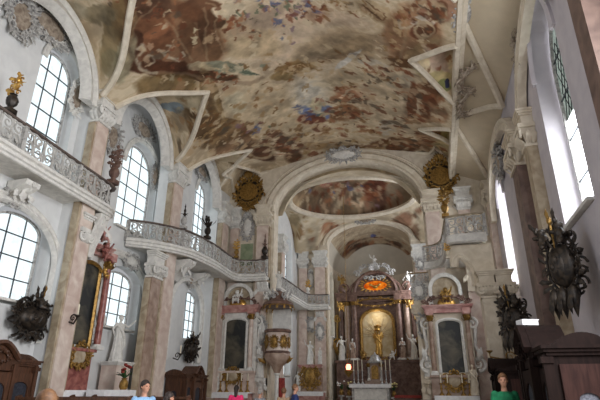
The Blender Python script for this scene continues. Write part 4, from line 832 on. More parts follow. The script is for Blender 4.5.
def person(label, loc, rz, p, shirt, hairm, h=1.72, long=False, sleeves=.5, legs='jean'):
    t = thing('person', label, 'person', loc, rz, sc=h/1.78)
    m = MB(); human(m, p); fuse(m, 'body', M['skin'], t)
    m = MB(); n = 18
    prof = [(.9,.165,.125),(1.0,.168,.125),(1.12,.158,.118),(1.25,.178,.126),(1.36,.19,.126),(1.43,.165,.1),(1.475,.085,.078)]
    vs = []
    for z,a,b in prof: vs += [(a*cos(2*PI*i/n), b*sin(2*PI*i/n), z) for i in range(n)]
    m.add(vs, [(j*n+i, j*n+(i+1)%n, (j+1)*n+(i+1)%n, (j+1)*n+i) for j in range(len(prof)-1) for i in range(n)]+[tuple(range(n))[::-1], tuple((len(prof)-1)*n+i for i in range(n))])
    for s in (0,1):
        a, b = V(p['sh'][s]), V(p['el'][s]); capsule(m, a, a.lerp(b, min(1,sleeves*1.2)), .071, .062)
        if sleeves > .85: capsule(m, b, V(b).lerp(V(p['wr'][s]),.92), .06, .045)
    fuse(m, 'shirt', M[shirt], t, .018)
    m = MB()
    for s in (0,1): capsule(m, p['hip'][s], p['kn'][s], .104, .078); capsule(m, p['kn'][s], V(p['an'][s])+V((0,0,.03)), .077, .062)
    m.ball((0,0,.92),(.162,.122,.1),14,8); fuse(m, 'trousers', M[legs], t, .02)
    for s in (0,1):
        m = MB(); a = V(p['an'][s]); capsule(m, a+V((0,.03,-.03)), a+V((0,-.15,-.04)), .05, .04); m.build('shoe', M['iron'], t)
    hd = MB(); hd.T = place((0,-.01,1.55), p['turn'])
    vs = []; fs = []; N, K = 20, 9
    for j in range(K+1):
        e = PI/2*(1-j/K*1.42)
        for i in range(N):
            a = 2*PI*i/N; fr = max(0,-sin(a)); ee = max(e, .42*fr**2 if fr > .3 else e); wob = 1+.03*sin(5*a+j)
            vs.append((.088*cos(ee)*cos(a)*wob, .008+.106*cos(ee)*sin(a)*wob, .135+.114*sin(ee)))
    fs = [(j*N+i, (j+1)*N+i, (j+1)*N+(i+1)%N, j*N+(i+1)%N) for j in range(K) for i in range(N)]; hd.add(vs, fs)
    if long: capsule(hd, (0,.07,.11), (0,.09,-.1), .07, .05)
    o = hd.build('hair', M[hairm], t); sm = o.modifiers.new('thick','SOLIDIFY'); sm.thickness = .012
    for s in (-1,1):
        e = MB(); e.T = place((0,-.01,1.55), p['turn']); e.ball((s*.031,-.083,.12),(.012,.008,.009),8,6); e.build('eye', M['eye'], t)
    return t
ARMSUP = pose(el=[(-.36,-.1,1.5),(.3,-.16,1.2)], wr=[(-.42,-.2,1.74),(.16,-.34,1.28)], turn=.2)
ARMF = pose(el=[(-.27,-.08,1.16),(.27,-.08,1.16)], wr=[(-.1,-.28,1.2),(.1,-.28,1.18)], turn=-.3)
LEAN = pose(el=[(-.34,-.02,1.2),(.3,-.14,1.32)], wr=[(-.4,-.2,1.0),(.42,-.3,1.52)], turn=.4)
STILL = pose(turn=.15)
FIG = {}
def fig_mesh(key, p):
    if key not in FIG:
        m = MB(); human(m, p); o = fuse(m, 'figure', M['stucco'], None, .022); FIG[key] = o.data; bpy.data.objects.remove(o)
        m = MB(); m.lathe([(.24,.06),(.26,.1),(.2,.5),(.17,.85),(.15,1.05),(.16,1.2),(.185,1.36),(.12,1.45)],28,flute=9,fl=.1); m.v = [(x,y*.8,z) for x,y,z in m.v]
        m.tube([(-.2,-.05,1.38),(0,-.17,1.15),(.2,-.1,.9),(.18,.1,.75)],[.05,.06,.07,.05],8); m.tube([(.2,-.08,.9),(.26,-.06,.6),(.2,0,.3)],[.06,.07,.03],8)
        o = m.build('robe', M['stucco'], None); FIG[key+'r'] = o.data; bpy.data.objects.remove(o)
        m = MB()
        for s in (-1,1):
            for i in range(5): m.leaf((s*.06,.11,1.32),(s*(.5+.25*i),.35,.9-.35*i),(0,1,.2),.55-.05*i,.07,.3)
        o = m.build('wings', M['stucco'], None); FIG[key+'w'] = o.data; bpy.data.objects.remove(o)
def statue(label, loc, rz, key, p, h, mat_='stucco', robe='stucco', wings=False, base=None, cat='statue', name='statue', group=None, hair=None):
    fig_mesh(key, p); t = thing(name, label, cat, loc, rz, group, sc=h/1.78)
    def mk(nm, k, mm):
        me = FIG[k].copy(); me.materials.clear(); me.materials.append(M[mm]); o = bpy.data.objects.new(nm, me); COL.objects.link(o); o.parent = t; return o
    mk('figure', key, mat_); mk('robe', key+'r', robe)
    if wings: mk('wings', key+'w', wings if isinstance(wings, str) else mat_)
    m = MB(); m.ball((0,.015,1.7),(.088,.1,.1),12,8); m.build('hair', M[hair or mat_], t)
    m = MB(); m.box(0,0,-.02,.5,.42,.16,.1); m.build('plinth', M[base or mat_], t)
    return t
def putto(label, loc, rz, h=.7, mt='stucco', wing='stucco', seed=0, tilt=0):
    """a chubby winged child, sitting, as one fused body"""
    t = thing('cherub', label, 'cherub', loc, rz, sc=h)
    t.rotation_euler = (tilt, 0, rz)
    m = MB(); R = random.Random(seed); s0 = R.choice((-1,1))
    m.ball((0,0,.36),(.16,.13,.2),12,8); m.ball((0,-.02,.22),(.17,.15,.14),12,8); m.ball((0,-.02,.68),(.13,.14,.15),12,8); m.ball((0,-.15,.66),(.03,.03,.03),6,4); m.ball((0,-.1,.6),(.08,.06,.05),8,6); capsule(m,(0,0,.5),(0,0,.58),.07,.07)
    for s in (-1,1):
        e = V((s*.26,-.06,.42)) if s == s0 else V((s*.28,-.02,.62)); wv = V((s*.2,-.22,.34)) if s == s0 else V((s*.36,-.1,.86))
        capsule(m,(s*.14,0,.48),e,.07,.055); capsule(m,e,wv,.052,.038); m.ball(wv,.045,8,6)
        k = V((s*.18,-.24,.2)); capsule(m,(s*.09,-.03,.18),k,.1,.075); a = k+V((s*.03,-.02+(.1 if s == s0 else 0),-.24)); capsule(m,k,a,.07,.045); capsule(m,a,a+V((0,-.09,-.02)),.04,.03)
    fuse(m,'body',M[mt],t,.03)
    m = MB()
    for s in (-1,1):
        for i in range(4): m.leaf((s*.05,.11,.44),(s*(.5+.3*i),.3,.8-.35*i),(0,1,.2),.42-.04*i,.06,.3)
    m.build('wings',M[wing],t)
    m = MB(); m.ball((0,.02,.74),(.14,.14,.11),10,6); m.build('hair',M[wing],t); return t

# ------------------------------------------------------------------ people
person('boy with dark hair in a light blue shirt standing beside the pews', (-5.52,9.0,0), .95, pose(turn=.35), 'blue', 'hair', 1.74)
person('dark-haired child in a pale green top beside the boy in blue', (-4.98,9.0,0), 2.4, pose(turn=.2), 'green', 'hair', 1.53, long=True)
person('woman with dark hair in a hot pink top seen from behind', (-6.42,16,0), PI+.2, pose(), 'pinkc', 'hair', 1.73, long=True, legs='iron')
person('grey-haired visitor in a grey top standing right of the woman in pink', (-5.6,16,0), PI-.3, pose(), 'greyc', 'ghair', 1.62)
person('brown-haired visitor in tan standing below the pulpit', (-4.85,16.2,0), PI, pose(), 'tan', 'bhair', 1.66)
person('man in a navy jacket walking below the pulpit with his head bent', (-4.42,16,0), 2.0, pose(turn=-.2), 'navy', 'bhair', 1.77, sleeves=1)
person('visitor in a bright green shirt in front of the far right confessional', (1.25,10.9,0), .2, pose(turn=-.3), 'dgreen', 'bhair', 1.9)
person('visitor in the near left corner of whom only the light brown hair shows', (-3.1,3.6,0), PI, pose(), 'tan', 'bhair', 1.55)
#@@PART3
# ------------------------------------------------------------------ confessionals (front faces local -y)
def confessional(label, loc, rz, w, d, h, wood='wood', arch=.45, ends=True, grille='curtain'):
    t = thing('confessional', label, 'confessional', loc, rz)
    m = MB(); m.box(0,d/2,h*.5,w,d,h*.96); m.box(0,d/2-.03,.09,w+.08,d+.08,.18); m.build('body', M[wood], t, smooth=False)
    m = MB(); cornice(m, w+.02, d+.02, h*.96, .16, y=d, steps=3); m.build('cornice', M[wood], t, smooth=False)
    cw = w*.36
    m = MB(); pl = [(-cw/2-.1,h*.9)]+[( -cw/2-.1+(cw+.2)*i/16, h+.1+arch*sin(PI*i/16)) for i in range(17)]+[(cw/2+.1,h*.9)]
    m.poly(pl, [], lambda u,v,q: (u,-.12+q,v), d*.7); c = m.build('arched_pediment', M[wood], t, smooth=False)
    m = MB(); m.sweep([(0,-.02),(.12,-.02),(.14,.06),(.05,.1),(0,.08)], [(u,-.13,v) for u,v in pl[1:-1]], n_out=(0,-1,0)); m.build('moulding', M[wood], c)
    m = MB(); rocaille(m, 77, cw*.3, arch*.4, 6, .025, 6); o = m.build('carving', M[wood], c); o.location = (0,-.16,h+.12)
    ws = (w-cw)/2-.12
    for x, ww, dep in ((0,cw-.06,-.12),(-(w/2-.08-ws/2),ws,0),((w/2-.08-ws/2),ws,0)):
        z0, z1 = .22, h*.88
        m = MB(); rr = ww*.36
        m.poly([(x-ww/2,z0),(x+ww/2,z0),(x+ww/2,z1),(x-ww/2,z1)], [[(x-rr,h*.42),(x+rr,h*.42)]+arc(x,rr,z1-.22-rr*.6,rr*.6,10)], lambda u,v,q: (u,dep-.06+q,v), .06)
        m.box(x,dep-.075,h*.24,ww*.72,.03,h*.26); dd = m.build('door' if x == 0 else 'side_panel', M[wood], t, smooth=False)
        m = MB(); m.poly([(x-rr,h*.42),(x+rr,h*.42)]+arc(x,rr,z1-.22-rr*.6,rr*.6,10), [], lambda u,v,q: (u,dep-.02+q,v), .018); m.build('grille', M[grille], dd, smooth=False)
        if x == 0: m = MB(); m.ball((x+rr+.04,dep-.08,h*.4),.025,8,6); m.build('knob', M['dgold'], dd)
    for x in (-w/2+.04,-cw/2-.04,cw/2+.04,w/2-.04):
        m = MB(); m.box(x,-.05-(.08 if abs(x) < w*.3 else 0),h*.5,.12,.14,h*.94); m.box(x,-.06,h*.93,.18,.2,.1); m.build('corner_post', M[wood], t, smooth=False)
    if ends:
        for s in (-1,1):
            m = MB(); z0, z1 = .22, h*.9; a, b_ = d*.12, d*.9; yc = (a+b_)/2; hw = (b_-a)/2
            m.poly([(a,z0),(b_,z0),(b_,z1),(a,z1)], [[(yc-hw*.42,h*.4),(yc+hw*.42,h*.4)]+arc(yc,hw*.42,h*.66,hw*.3,10)], lambda u,v,q: (s*(w/2+.01+q),u,v), .05)
            m.box(s*(w/2+.045),yc,h*.25,.05,hw*1.5,h*.2); e = m.build('end_panel', M['dwood2' if wood == 'dwood' else wood], t, smooth=False)
            m = MB(); m.poly([(yc-hw*.42,h*.4),(yc+hw*.42,h*.4)]+arc(yc,hw*.42,h*.66,hw*.3,10), [], lambda u,v,q: (s*(w/2+.012+q),u,v), .012); m.build('end_grille', M['grille' if wood == 'dwood' else grille], e, smooth=False)
            m = MB(); m.poly([(-.02,h*1.02)]+[(d*i/12,h*1.03+.2*sin(PI*i/12*.9)) for i in range(13)]+[(d,h*1.02)], [], lambda u,v,q: (s*(w/2-.1+q),u,v), .2); m.build('end_gable', M[wood], t, smooth=False)
    return t
confessional('brown wooden confessional with an arched top at the near left wall', (-10.95,10.6,0), LR, 2.9, .95, 2.25, arch=.4)
confessional('brown wooden confessional under the third lower left window', (-10.95,22.1,0), LR, 2.1, .95, 2.2, arch=.35)
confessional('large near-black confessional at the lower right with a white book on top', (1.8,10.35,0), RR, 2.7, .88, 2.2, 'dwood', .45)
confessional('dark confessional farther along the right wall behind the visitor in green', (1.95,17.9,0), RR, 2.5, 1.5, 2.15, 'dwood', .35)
m = MB(); m.box(0,0,.045,.3,.24,.09); t = thing('book','white book lying on top of the large dark confessional','book',(1.8,10.45,2.76),.3)
m.build('pages', M['cloth'], t, smooth=False); m = MB(); m.box(0,0,.1,.33,.26,.02); m.box(-.16,0,.05,.02,.26,.1); m.build('cover', M['cloth'], t, smooth=False)

# ------------------------------------------------------------------ dark carved wall trophies
def trophy(label, loc, rz, w, h, seed, figs=1, drop=False):
    t = thing('carved_relief', label, 'carving', loc, rz); R = random.Random(seed)
    m = MB(); m.ball((0,-.12,-h*.05),(w*.6,.2,h*.6),16,10); m.build('oval_relief', M['bronze'], t)
    m = MB(); m.ball((0,-.26,-h*.06),(w*.36,.1,h*.4),14,8); m.ball((w*.1,-.34,h*.05),(w*.1,.07,h*.12),8,6); m.ball((-w*.12,-.33,-h*.1),(w*.12,.06,h*.1),8,6); capsule(m,(w*.1,-.34,0),(w*.02,-.34,-h*.25),w*.08,w*.05); m.build('relief_scene', M['bronze'], t)
    m = MB(); rocaille(m, seed, w*.8, h*.8, 10, w*.055, 0, lift=.16, sym=False); rocaille(m, seed+3, w*.7, h*.85, 9, w*.05, 0, lift=.2); m.build('scroll_border', M['bronze'], t)
    m = MB(); rocaille(m, seed+9, w*.85, h*.85, 0, .04, 18, y=-.1); m.build('foliage', M['bronze'], t)
    for k in range(3):
        a = PI/2+R.uniform(-.7,.7); m = MB(); b = V((0,-.2,h*.3)); e = b+V((cos(a)*h*.9,-.1,sin(a)*h*.85)); m.tube([b,e],[.035,.03],6); m.ball(e,(.07,.06,.1),6,5); m.leaf(e,(cos(a),-.2,sin(a)),(0,-1,0),.3,.07,.2); m.build('staff', M['dgold' if k == 0 else 'bronze'], t)
    for k in range(figs):
        x = (k-.5*(figs-1))*w*.9; z = h*.72; m = MB()
        m.ball((x,-.25,z),(w*.14,.15,h*.17),10,6); m.ball((x,-.3,z+h*.22),h*.1,10,6); capsule(m,(x-w*.1,-.28,z+.05),(x-w*.3,-.36,z+h*.1),.07,.05); capsule(m,(x+w*.1,-.28,z+.05),(x+w*.3,-.34,z-h*.05),.07,.05); capsule(m,(x,-.28,z-.1),(x+w*.15,-.42,z-h*.25),.1,.06)
        for i in range(3): m.leaf((x,-.2,z+.1),((i-1)*.8,.1,1),(0,-1,0),h*.35,.07,.3)
        fuse(m,'small_figure',M['bronze'],t,.035)
    if drop:
        for x in (-w*.5,-w*.1,w*.4):
            m = MB(); m.lathe([(.02,.3),(.1,.2),(.13,.05),(.09,-.12),(.03,-.34),(.005,-.42)],10,c=(x,-.2,-h*.95)); m.leaf((x,-.25,-h*.8),(0,-.1,-1),(0,-1,0),.5,.1,.3); m.build('pendant_drop', M['bronze'], t)
    return t
trophy('dark bronze trophy of shields and staffs on the near left wall above the confessional', (-11.8,12.4,3.6), LR, .92, .6, 61)
trophy('dark bronze trophy on the white wall under the third lower left window', (-11.8,22.9,3.5), LR, .75, .58, 62)
trophy('big black carved trophy with pendants on the right wall under the bright window', (3.1,12.05,4.3), RR+.5, .62, .86, 63, 2, True)
trophy('black and gilt carved trophy on the pilaster at the right, before the second window', (2.6,16.9,3.75), RR+.7, .58, .66, 64, 2, True)

# ------------------------------------------------------------------ candlesticks, urns, finials
def candlestick(label, loc, h=1.1, m1='dgold', group=None):
    t = thing('candlestick', label, 'candlestick', loc, 0, group)
    m = MB(); m.lathe([(.13,0),(.13,.03),(.07,.1),(.05,.14)],12); m.build('base', M[m1], t)
    m = MB(); k = h*.5; m.lathe([(.05,.14),(.03,.2),(.06,.3),(.03,.4),(.045,k*.8),(.025,k),(.08,k+.05),(.085,k+.07)],12); m.build('stem', M[m1], t)
    m = MB(); m.lathe([(.028,k+.07),(.028,h-.03),(.006,h-.02),(.004,h)],10); m.build('candle', M['ivory'], t); return t
def finial(label, loc, h, kind='urn', m1='gold', m2='stucco', rz=0):
    t = thing('finial', label, 'finial', loc, rz, sc=h)
    m = MB(); m.box(0,0,.05,.22,.22,.1,.02); m.lathe([(.07,.1),(.05,.16),(.1,.22),(.12,.32),(.09,.4),(.05,.43),(.08,.46)],14,flute=7,fl=.06); m.build('urn', M[m2], t)
    m = MB(); R = random.Random(int(h*100)+int(loc[1]*10))
    if kind == 'urn':
        for i in range(12): a = 2*PI*i/12; m.leaf((0,0,.44),(cos(a)*.7,sin(a)*.7,R.uniform(.5,1.4)),(cos(a),sin(a),.3),R.uniform(.25,.5),.05,.4)
        for i in range(7): m.ball((R.gauss(0,.07),R.gauss(0,.07),.55+R.uniform(0,.3)),.045,7,5)
        m.build('bouquet', M[m1], t)
    elif kind == 'spike':
        m.lathe([(.06,.44),(.03,.5),(.07,.56),(.03,.64),(.05,.7),(.015,.82),(.03,.88),(.004,1.0)],10)
        for i in range(5): a = 2*PI*i/5; m.leaf((0,0,.5),(cos(a),sin(a),.4),(0,0,1),.16,.03,.6)
        m.build('spire', M[m1], t)
    else:
        for k in range(3):
            z = .5+.16*k; m.ball((R.gauss(0,.04),0,z),(.08-.015*k,.07,.09),8,6)
            for s in (-1,1): m.leaf((0,0,z),(s,R.uniform(-.4,.4),R.uniform(.1,.7)),(0,-1,0),.26-.03*k,.05,.5); m.spiral((s*.1,0,z),.06,1.1,.018,.01,s,0)
        m.ball((0,0,.98),(.04,.04,.05),8,6); m.build('gilded_scrolls', M[m1], t)
    return t
finial('gilt bouquet in a grey urn on the near left gallery rail', (-10.85,9.15,8.7), 1.35, 'scroll', 'gold', 'bronze')
finial('tall rose and gilt finial on the end post of the near left gallery', (-11.05,14.2,8.7), 1.6, 'scroll', 'maroon', 'maroon')
finial('slim dark spire finial on the long left gallery left of the second pilaster', (-10.75,19.25,8.55), 1.25, 'spike', 'bronze', 'stucco_g')
finial('dark leafy finial on the long left gallery in front of the third tall window', (-10.37,21.0,8.55), 1.35, 'urn', 'bronze', 'bronze')
finial('gilt statuette finial in front of the green wall panel on the left gallery', (-10.35,24.8,8.55), 1.1, 'scroll', 'gold', 'dgold')
finial('tall spire finial at the chancel corner of the left gallery', (-8.85,25.35,8.55), 1.5, 'spike', 'maroon', 'bronze')
finial('gilt scroll finial on the left choir balcony corner', (-8.7,34.9,8.3), 1.1, 'scroll', 'gold', 'stucco')
finial('gilded figure finial atop the corner post of the right balcony', (1.0,21.05,8.72), 1.4, 'scroll', 'dgold', 'dgold')
finial('gilt pendant ornament on the corner of the right balcony front', (.92,21.2,6.9), .75, 'scroll', 'gold', 'stucco_w')

# ------------------------------------------------------------------ side altars (front faces local -y)
def column(t, x, y, z0, z1, r, mt, name='column'):
    m = MB(); h = z1-z0; m.lathe([(r*1.02,z0+.18),(r*1.05,z0+h*.4),(r*.9,z1-.28)],16,c=(x,y,0)); c = m.build(name, M[mt], t)
    m = MB(); m.box(x,y,z0+.05,r*3,r*3,.1); m.lathe([(r*1.4,z0+.1),(r*1.4,z0+.14),(r*1.1,z0+.19)],14,c=(x,y,0)); m.build('base', M['stucco'], c, smooth=False)
    m = MB(); m.lathe([(r*.95,z1-.28),(r*1.1,z1-.2),(r*1.5,z1-.06),(r*1.6,z1-.05),(r*1.6,z1)],14,c=(x,y,0))
    for k in range(6): a = 2*PI*k/6; m.leaf((x+r*.9*cos(a),y+r*.9*sin(a),z1-.28),(cos(a)*.4,sin(a)*.4,1),(cos(a),sin(a),0),.24,.06,.7)
    m.build('capital', M['dgold'], c); return c
def side_altar(label, loc, rz, w, zm, p0, p1, pw, zc, seed, col='pink', crown=True, body='stucco', wm=None):
    t = thing('side_altar', label, 'altar', loc, rz)
    wm = wm or w*.9
    m = MB(); m.box(0,-.55,zm/2,wm*.94,.9,zm); m.box(0,-.55,.1,wm,1.0,.2); mm = m.build('mensa', M['rose'], t, smooth=False)
    m = MB(); m.box(0,-.57,zm+.03,wm+.06,1.0,.06); m.box(0,-1.07,zm-.1,wm+.06,.02,.24); m.build('altar_cloth', M['cloth'], mm, smooth=False)
    m = MB(); m.box(0,-.2,(zm+p0)/2,w,.4,p0-zm); m.box(0,-.3,p0-.05,w+.1,.5,.1); m.build('predella', M[col], t, smooth=False)
    m = MB(); m.poly([(-w/2,p0),(w/2,p0),(w/2,p1+.25),(-w/2,p1+.25)], [[(-pw/2,p0+.12),(pw/2,p0+.12)]+arc(0,pw/2,p1-.3,.25,12)], lambda u,v,q: (u,-.28+q,v), .28); m.build('back_panel', M[body], t, smooth=False)
    m = MB(); m.poly([(-pw/2,p0+.12),(pw/2,p0+.12)]+arc(0,pw/2,p1-.3,.25,12), [], lambda u,v,q: (u,-.26+q,v), .05); m.build('painting', M['paint'], t, smooth=False)
    m = MB(); pth = [(-pw/2,-.28,p0+.12)]+[(u,-.28,v) for u,v in arc(0,pw/2,p1-.3,.25,12)[::-1]]+[(pw/2,-.28,p0+.12)]; m.sweep([(0,-.03),(.07,-.05),(.1,.02),(.05,.09),(0,.07)], pth, n_out=(0,-1,0)); m.build('picture_frame', M['stucco' if col != 'red' else 'dgold'], t)
    for s in (-1,1):
        column(t, s*(pw/2+.26), -.42, p0, p1+.1, .12, col)
        m = MB(); m.spiral((s*(w/2+.12),-.25,p0+.5),.34,1.4,.09,.05,s,-PI/2); m.spiral((s*(w/2+.02),-.25,p1-.3),.28,1.3,.08,.045,-s,PI/2)
        m.tube([(s*(w/2+.3),-.25,p0+.75),(s*(w/2+.05),-.27,(p0+p1)/2),(s*(w/2+.16),-.25,p1-.5)],.08); m.leaf((s*(w/2+.1),-.3,p0+.6),(s*.3,-.2,1),(0,-1,0),.7,.14,.4); m.build('volute', M['stucco'], t)
    m = MB(); m.box(0,-.25,p1+.32,w+.1,.5,.2); cornice(m, w+.1,.5,p1+.42,.18)
    for s in (-1,1): m.box(s*(pw/2+.26),-.42,p1+.27,.36,.4,.3)
    m.build('entablature', M['rose'], t, smooth=False)
    if crown:
        zt = zc; rr = w*.3; zb = p1+.6
        m = MB(); pl = [(-rr,zb),(rr,zb)]+arc(0,rr,zt-rr,rr,14); m.poly([(-rr-.18,zb),(rr+.18,zb)]+arc(0,rr+.18,zt-rr,rr+.2,16), [pl], lambda u,v,q: (u,-.24+q,v), .24); m.build('crown_arch', M['stucco'], t, smooth=False)
        m = MB(); m.poly(pl, [], lambda u,v,q: (u,-.06+q,v), .04); m.build('crown_niche', M['olive'], t, smooth=False)
        m = MB(); m.ball((0,-.25,zb+.1),(rr*.7,.16,.3),12,8); m.build('gilt_cloud', M['gold'], t)
        m = MB(); rocaille(m, seed, w*.5, .3, 8, .05, 8, y=-.3); shell(m,(0,-.35,0),.4); o = m.build('crown_scrolls', M['maroon'], t); o.location = (0,0,p1+.75)
    m = MB(); m.ball((0,-.42,p0-.25),(.36,.12,.3),14,8); c = m.build('predella_shield', M['olive'], t)
    m = MB(); rocaille(m, seed+4, .46, .36, 8, .04, 8, y=-.45); o = m.build('shield_scrolls', M['dgold'], c); o.location = (0,0,p0-.25)
    return t
A1 = side_altar('white and rose side altar with dark painting left of the chancel arch', (-10.35,25.62,0), 0, 2.4, 1.45, 2.55, 5.35, 1.3, 7.05, 71, body='stucco')
A2 = side_altar('pale side altar with a dark painting right of the chancel arch', (.78,25.5,0), 0, 2.1, 1.35, 2.3, 4.95, 1.2, 7.0, 72, col='brown', body='stucco_w')
A3 = side_altar('red marble side altar with a tall dark painting left of the recessed lower window', (-12.2,14.85,0), LR-.1, 1.3, 1.5, 2.9, 6.0, 1.05, 7.0, 73, col='red', crown=False, wm=2.0)
putto('white cherub in the crown niche of the left corner altar', (-10.35,25.2,6.1), 0, .85, 'stucco', 'stucco', 1)
putto('gilded cherub in the crown niche of the right corner altar', (.78,25.1,5.7), 0, .85, 'dgold', 'gold', 2)
putto('rose cherub in a red cloud above the tall dark painting by the recessed window', (-11.75,15.0,6.75), LR, .8, 'rose', 'gold', 3)
putto('crimson cherub perched beneath the near gallery corner', (-11.5,15.0,6.0), LR, .85, 'red', 'maroon', 4)
putto('small gilt cherub under the crimson cherubs beside the tall dark painting', (-11.6,15.3,5.45), LR, .45, 'gold', 'gold', 5)
statue('white robed figure leaning forward below the recessed lower window', (-12.0,17.25,2.62), LR-.3, 'lean', LEAN, 1.75, base='stucco')
statue('white statuette standing at the left edge of the left corner altar', (-11.25,25.1,1.6), .3, 'still', STILL, 1.15, robe='stucco')
statue('white statue with a raised arm at the right edge of the left corner altar', (-8.95,25.4,2.3), -.4, 'up', ARMSUP, 1.5)
statue('gilt-robed statuette above the left statuette of the left corner altar', (-11.4,25.5,3.1), .2, 'armf', ARMF, 1.0, 'dgold', 'dgold')
statue('white statuette at the left edge of the right corner altar', (-.4,25.4,2.2), .3, 'armf', ARMF, 1.2, base='stucco_w')
statue('shadowed statuette at the right edge of the right corner altar', (1.6,24.9,1.5), -.3, 'still', STILL, 1.25, 'stucco_w', 'stucco_w')
console('stone bracket carrying the statue with a raised arm beside the left corner altar', (-8.95,25.98,2.2), 0, .5, .8, .75); console('stone bracket carrying the gilt-robed statuette of the left corner altar', (-11.4,25.98,3.0), 0, .45, .7, .65)
console('stone bracket carrying the white statuette beside the right corner altar', (-.4,25.98,2.1), 0, .45, .7, .75, 'stucco_w')
for loc, k, lb in (((-11.9,17.2,0),2.5,'pale marble pedestal under the leaning white figure'),):
    t = thing('pedestal', lb, 'pedestal', (loc[0],loc[1],0), LR); m = MB(); m.box(0,0,.15,1.1,.8,.3); m.box(0,0,k/2,.9,.66,k); m.build('block', M['pink'], t, smooth=False)
    m = MB(); cornice(m,.92,.68,k-.06,.14,y=.34); m.build('cap_moulding', M['stucco'], t, smooth=False)
for i, x in enumerate((-10.95,-10.6,-9.8,-9.45)): candlestick('%s slim candlestick from the left on the left corner altar' % ('first','second','third','fourth')[i], (x,25.05,1.51), .95)
for i, x in enumerate((.15,.45,1.1,1.4)): candlestick('%s slim candlestick from the left on the right corner altar' % ('first','second','third','fourth')[i], (x,24.95,1.41), .95)
t = thing('side_altar','small rose altar with a white cloth in front of the left choir pier','altar',(-8.5,34.95,0))
m = MB(); m.box(0,-.4,.75,2.0,.8,1.5); q = m.build('mensa', M['rose'], t, smooth=False); m = MB(); m.box(0,-.42,1.53,2.1,.9,.06); m.box(0,-.88,1.4,2.1,.02,.24); m.build('altar_cloth', M['cloth'], q, smooth=False)
m = MB(); m.box(0,-.1,2.3,1.7,.3,1.6); m.build('predella', M['brown'], t, smooth=False); m = MB(); m.ball((0,-.3,2.5),(.4,.14,.6),12,8); q = m.build('gilt_relief', M['dgold'], t)
m = MB(); rocaille(m, 81, .6, .7, 8, .05, 10, y=-.3); o = m.build('scrolls', M['dgold'], q); o.location = (0,0,2.5); m = MB(); cornice(m, 1.5,.35,3.1,.2); m.build('cornice', M['rose'], t, smooth=False)
statue('white statue of a robed figure on the small left choir altar', (-8.5,34.65,3.4), .1, 'up', ARMSUP, 1.5)
statue('white statuette at the left of the small left choir altar', (-9.35,34.6,1.65), .3, 'lean', LEAN, 1.2); statue('white statuette at the right of the small left choir altar', (-7.8,34.72,3.4), -.3, 'still', STILL, 1.05)

# ------------------------------------------------------------------ pulpit
t = thing('pulpit','ornate round pulpit with a canopy on the left chancel pier','pulpit',(-7.9,25.1,0))
m = MB(); m.lathe([(.04,2.35),(.14,2.42),(.2,2.55),(.3,2.75),(.62,3.0),(.7,3.2),(.66,3.36),(.6,3.42)],24,flute=8,fl=.04); m.build('corbel', M['brown'], t)
m = MB(); m.lathe([(.56,3.4),(.62,3.44),(.58,3.55),(.57,4.3),(.62,4.4)],24); k = m.build('basket', M['pink'], t)
m = MB(); m.lathe([(.62,4.4),(.7,4.44),(.72,4.52),(.66,4.58),(.5,4.58)],24); m.build('rim', M['maroon'], k); m = MB(); m.lathe([(.62,3.36),(.68,3.4),(.68,3.46),(.6,3.5)],24); m.build('lower_ring', M['maroon'], k)
for i in range(5):
    a = -PI/2+(i-2)*.85; m = MB(); m.T = place((.6*cos(a),.6*sin(a),3.93), a+PI/2); m.ball((0,0,0),(.16,.06,.24),10,6); rocaille(m,90+i,.2,.28,5,.022,6,lift=.02); m.build('gilt_medallion', M['dgold'], k)
for s in (-1,1): m = MB(); m.spiral((s*.6,-.1,3.15),.2,1.4,.06,.03,s,PI/2); m.leaf((s*.55,-.15,2.9),(s*.8,-.3,.5),(0,-1,0),.5,.1,.5); m.build('scroll', M['dgold'], t)
m = MB(); m.box(0,.75,4.75,1.05,.1,2.2); m.build('back_panel', M['stucco'], t, smooth=False)
m = MB(); m.lathe([(.5,5.72),(.78,5.75),(.84,5.85),(.8,5.96),(.7,6.02),(.5,6.1),(.4,6.3),(.28,6.55),(.2,6.6),(.05,6.62)],24); k = m.build('canopy', M['maroon'], t)
m = MB()
for i in range(14): a = 2*PI*i/14; m.leaf((.8*cos(a),.8*sin(a),5.8),(cos(a)*.2,sin(a)*.2,-1),(cos(a),sin(a),0),.25,.08,.4)
m.tube([(.8*cos(PI*i/16),.8*sin(PI*i/16),5.8) for i in range(33)],.03,5); m.build('fringe', M['dgold'], k)
m = MB()
for i in range(6): a = 2*PI*i/6+.4; m.T = place((.55*cos(a),.55*sin(a),6.2), a+PI/2); m.spiral((0,0,.1),.22,1.3,.05,.03,1,0); m.leaf((0,0,0),(0,-.3,1),(0,-1,0),.5,.1,.4)
m.build('crown_scrolls', M['stucco_g'], k)
m = MB(); m.lathe([(.1,0),(.1,2.3),(.16,2.36),(.16,2.42)],14); m.build('post', M['stucco'], t)
m = MB(); m.lathe([(.24,.0),(.25,.9),(.22,1.6),(.2,2.2)],24,c=(.12,.3,0),flute=9,fl=.09); m.build('red_drapery', M['redcloth'], t)
statue('white angel statue crowning the pulpit canopy', (-7.9,25.1,6.72), .1, 'up', ARMSUP, 1.0, wings=True, base='stucco_g')
putto('cherub seated on the left rim of the pulpit canopy', (-8.5,24.85,6.12), .3, .55, 'stucco', 'stucco_g', 7); putto('cherub seated on the right rim of the pulpit canopy', (-7.35,24.85,6.12), -.3, .55, 'stucco', 'stucco_g', 8)

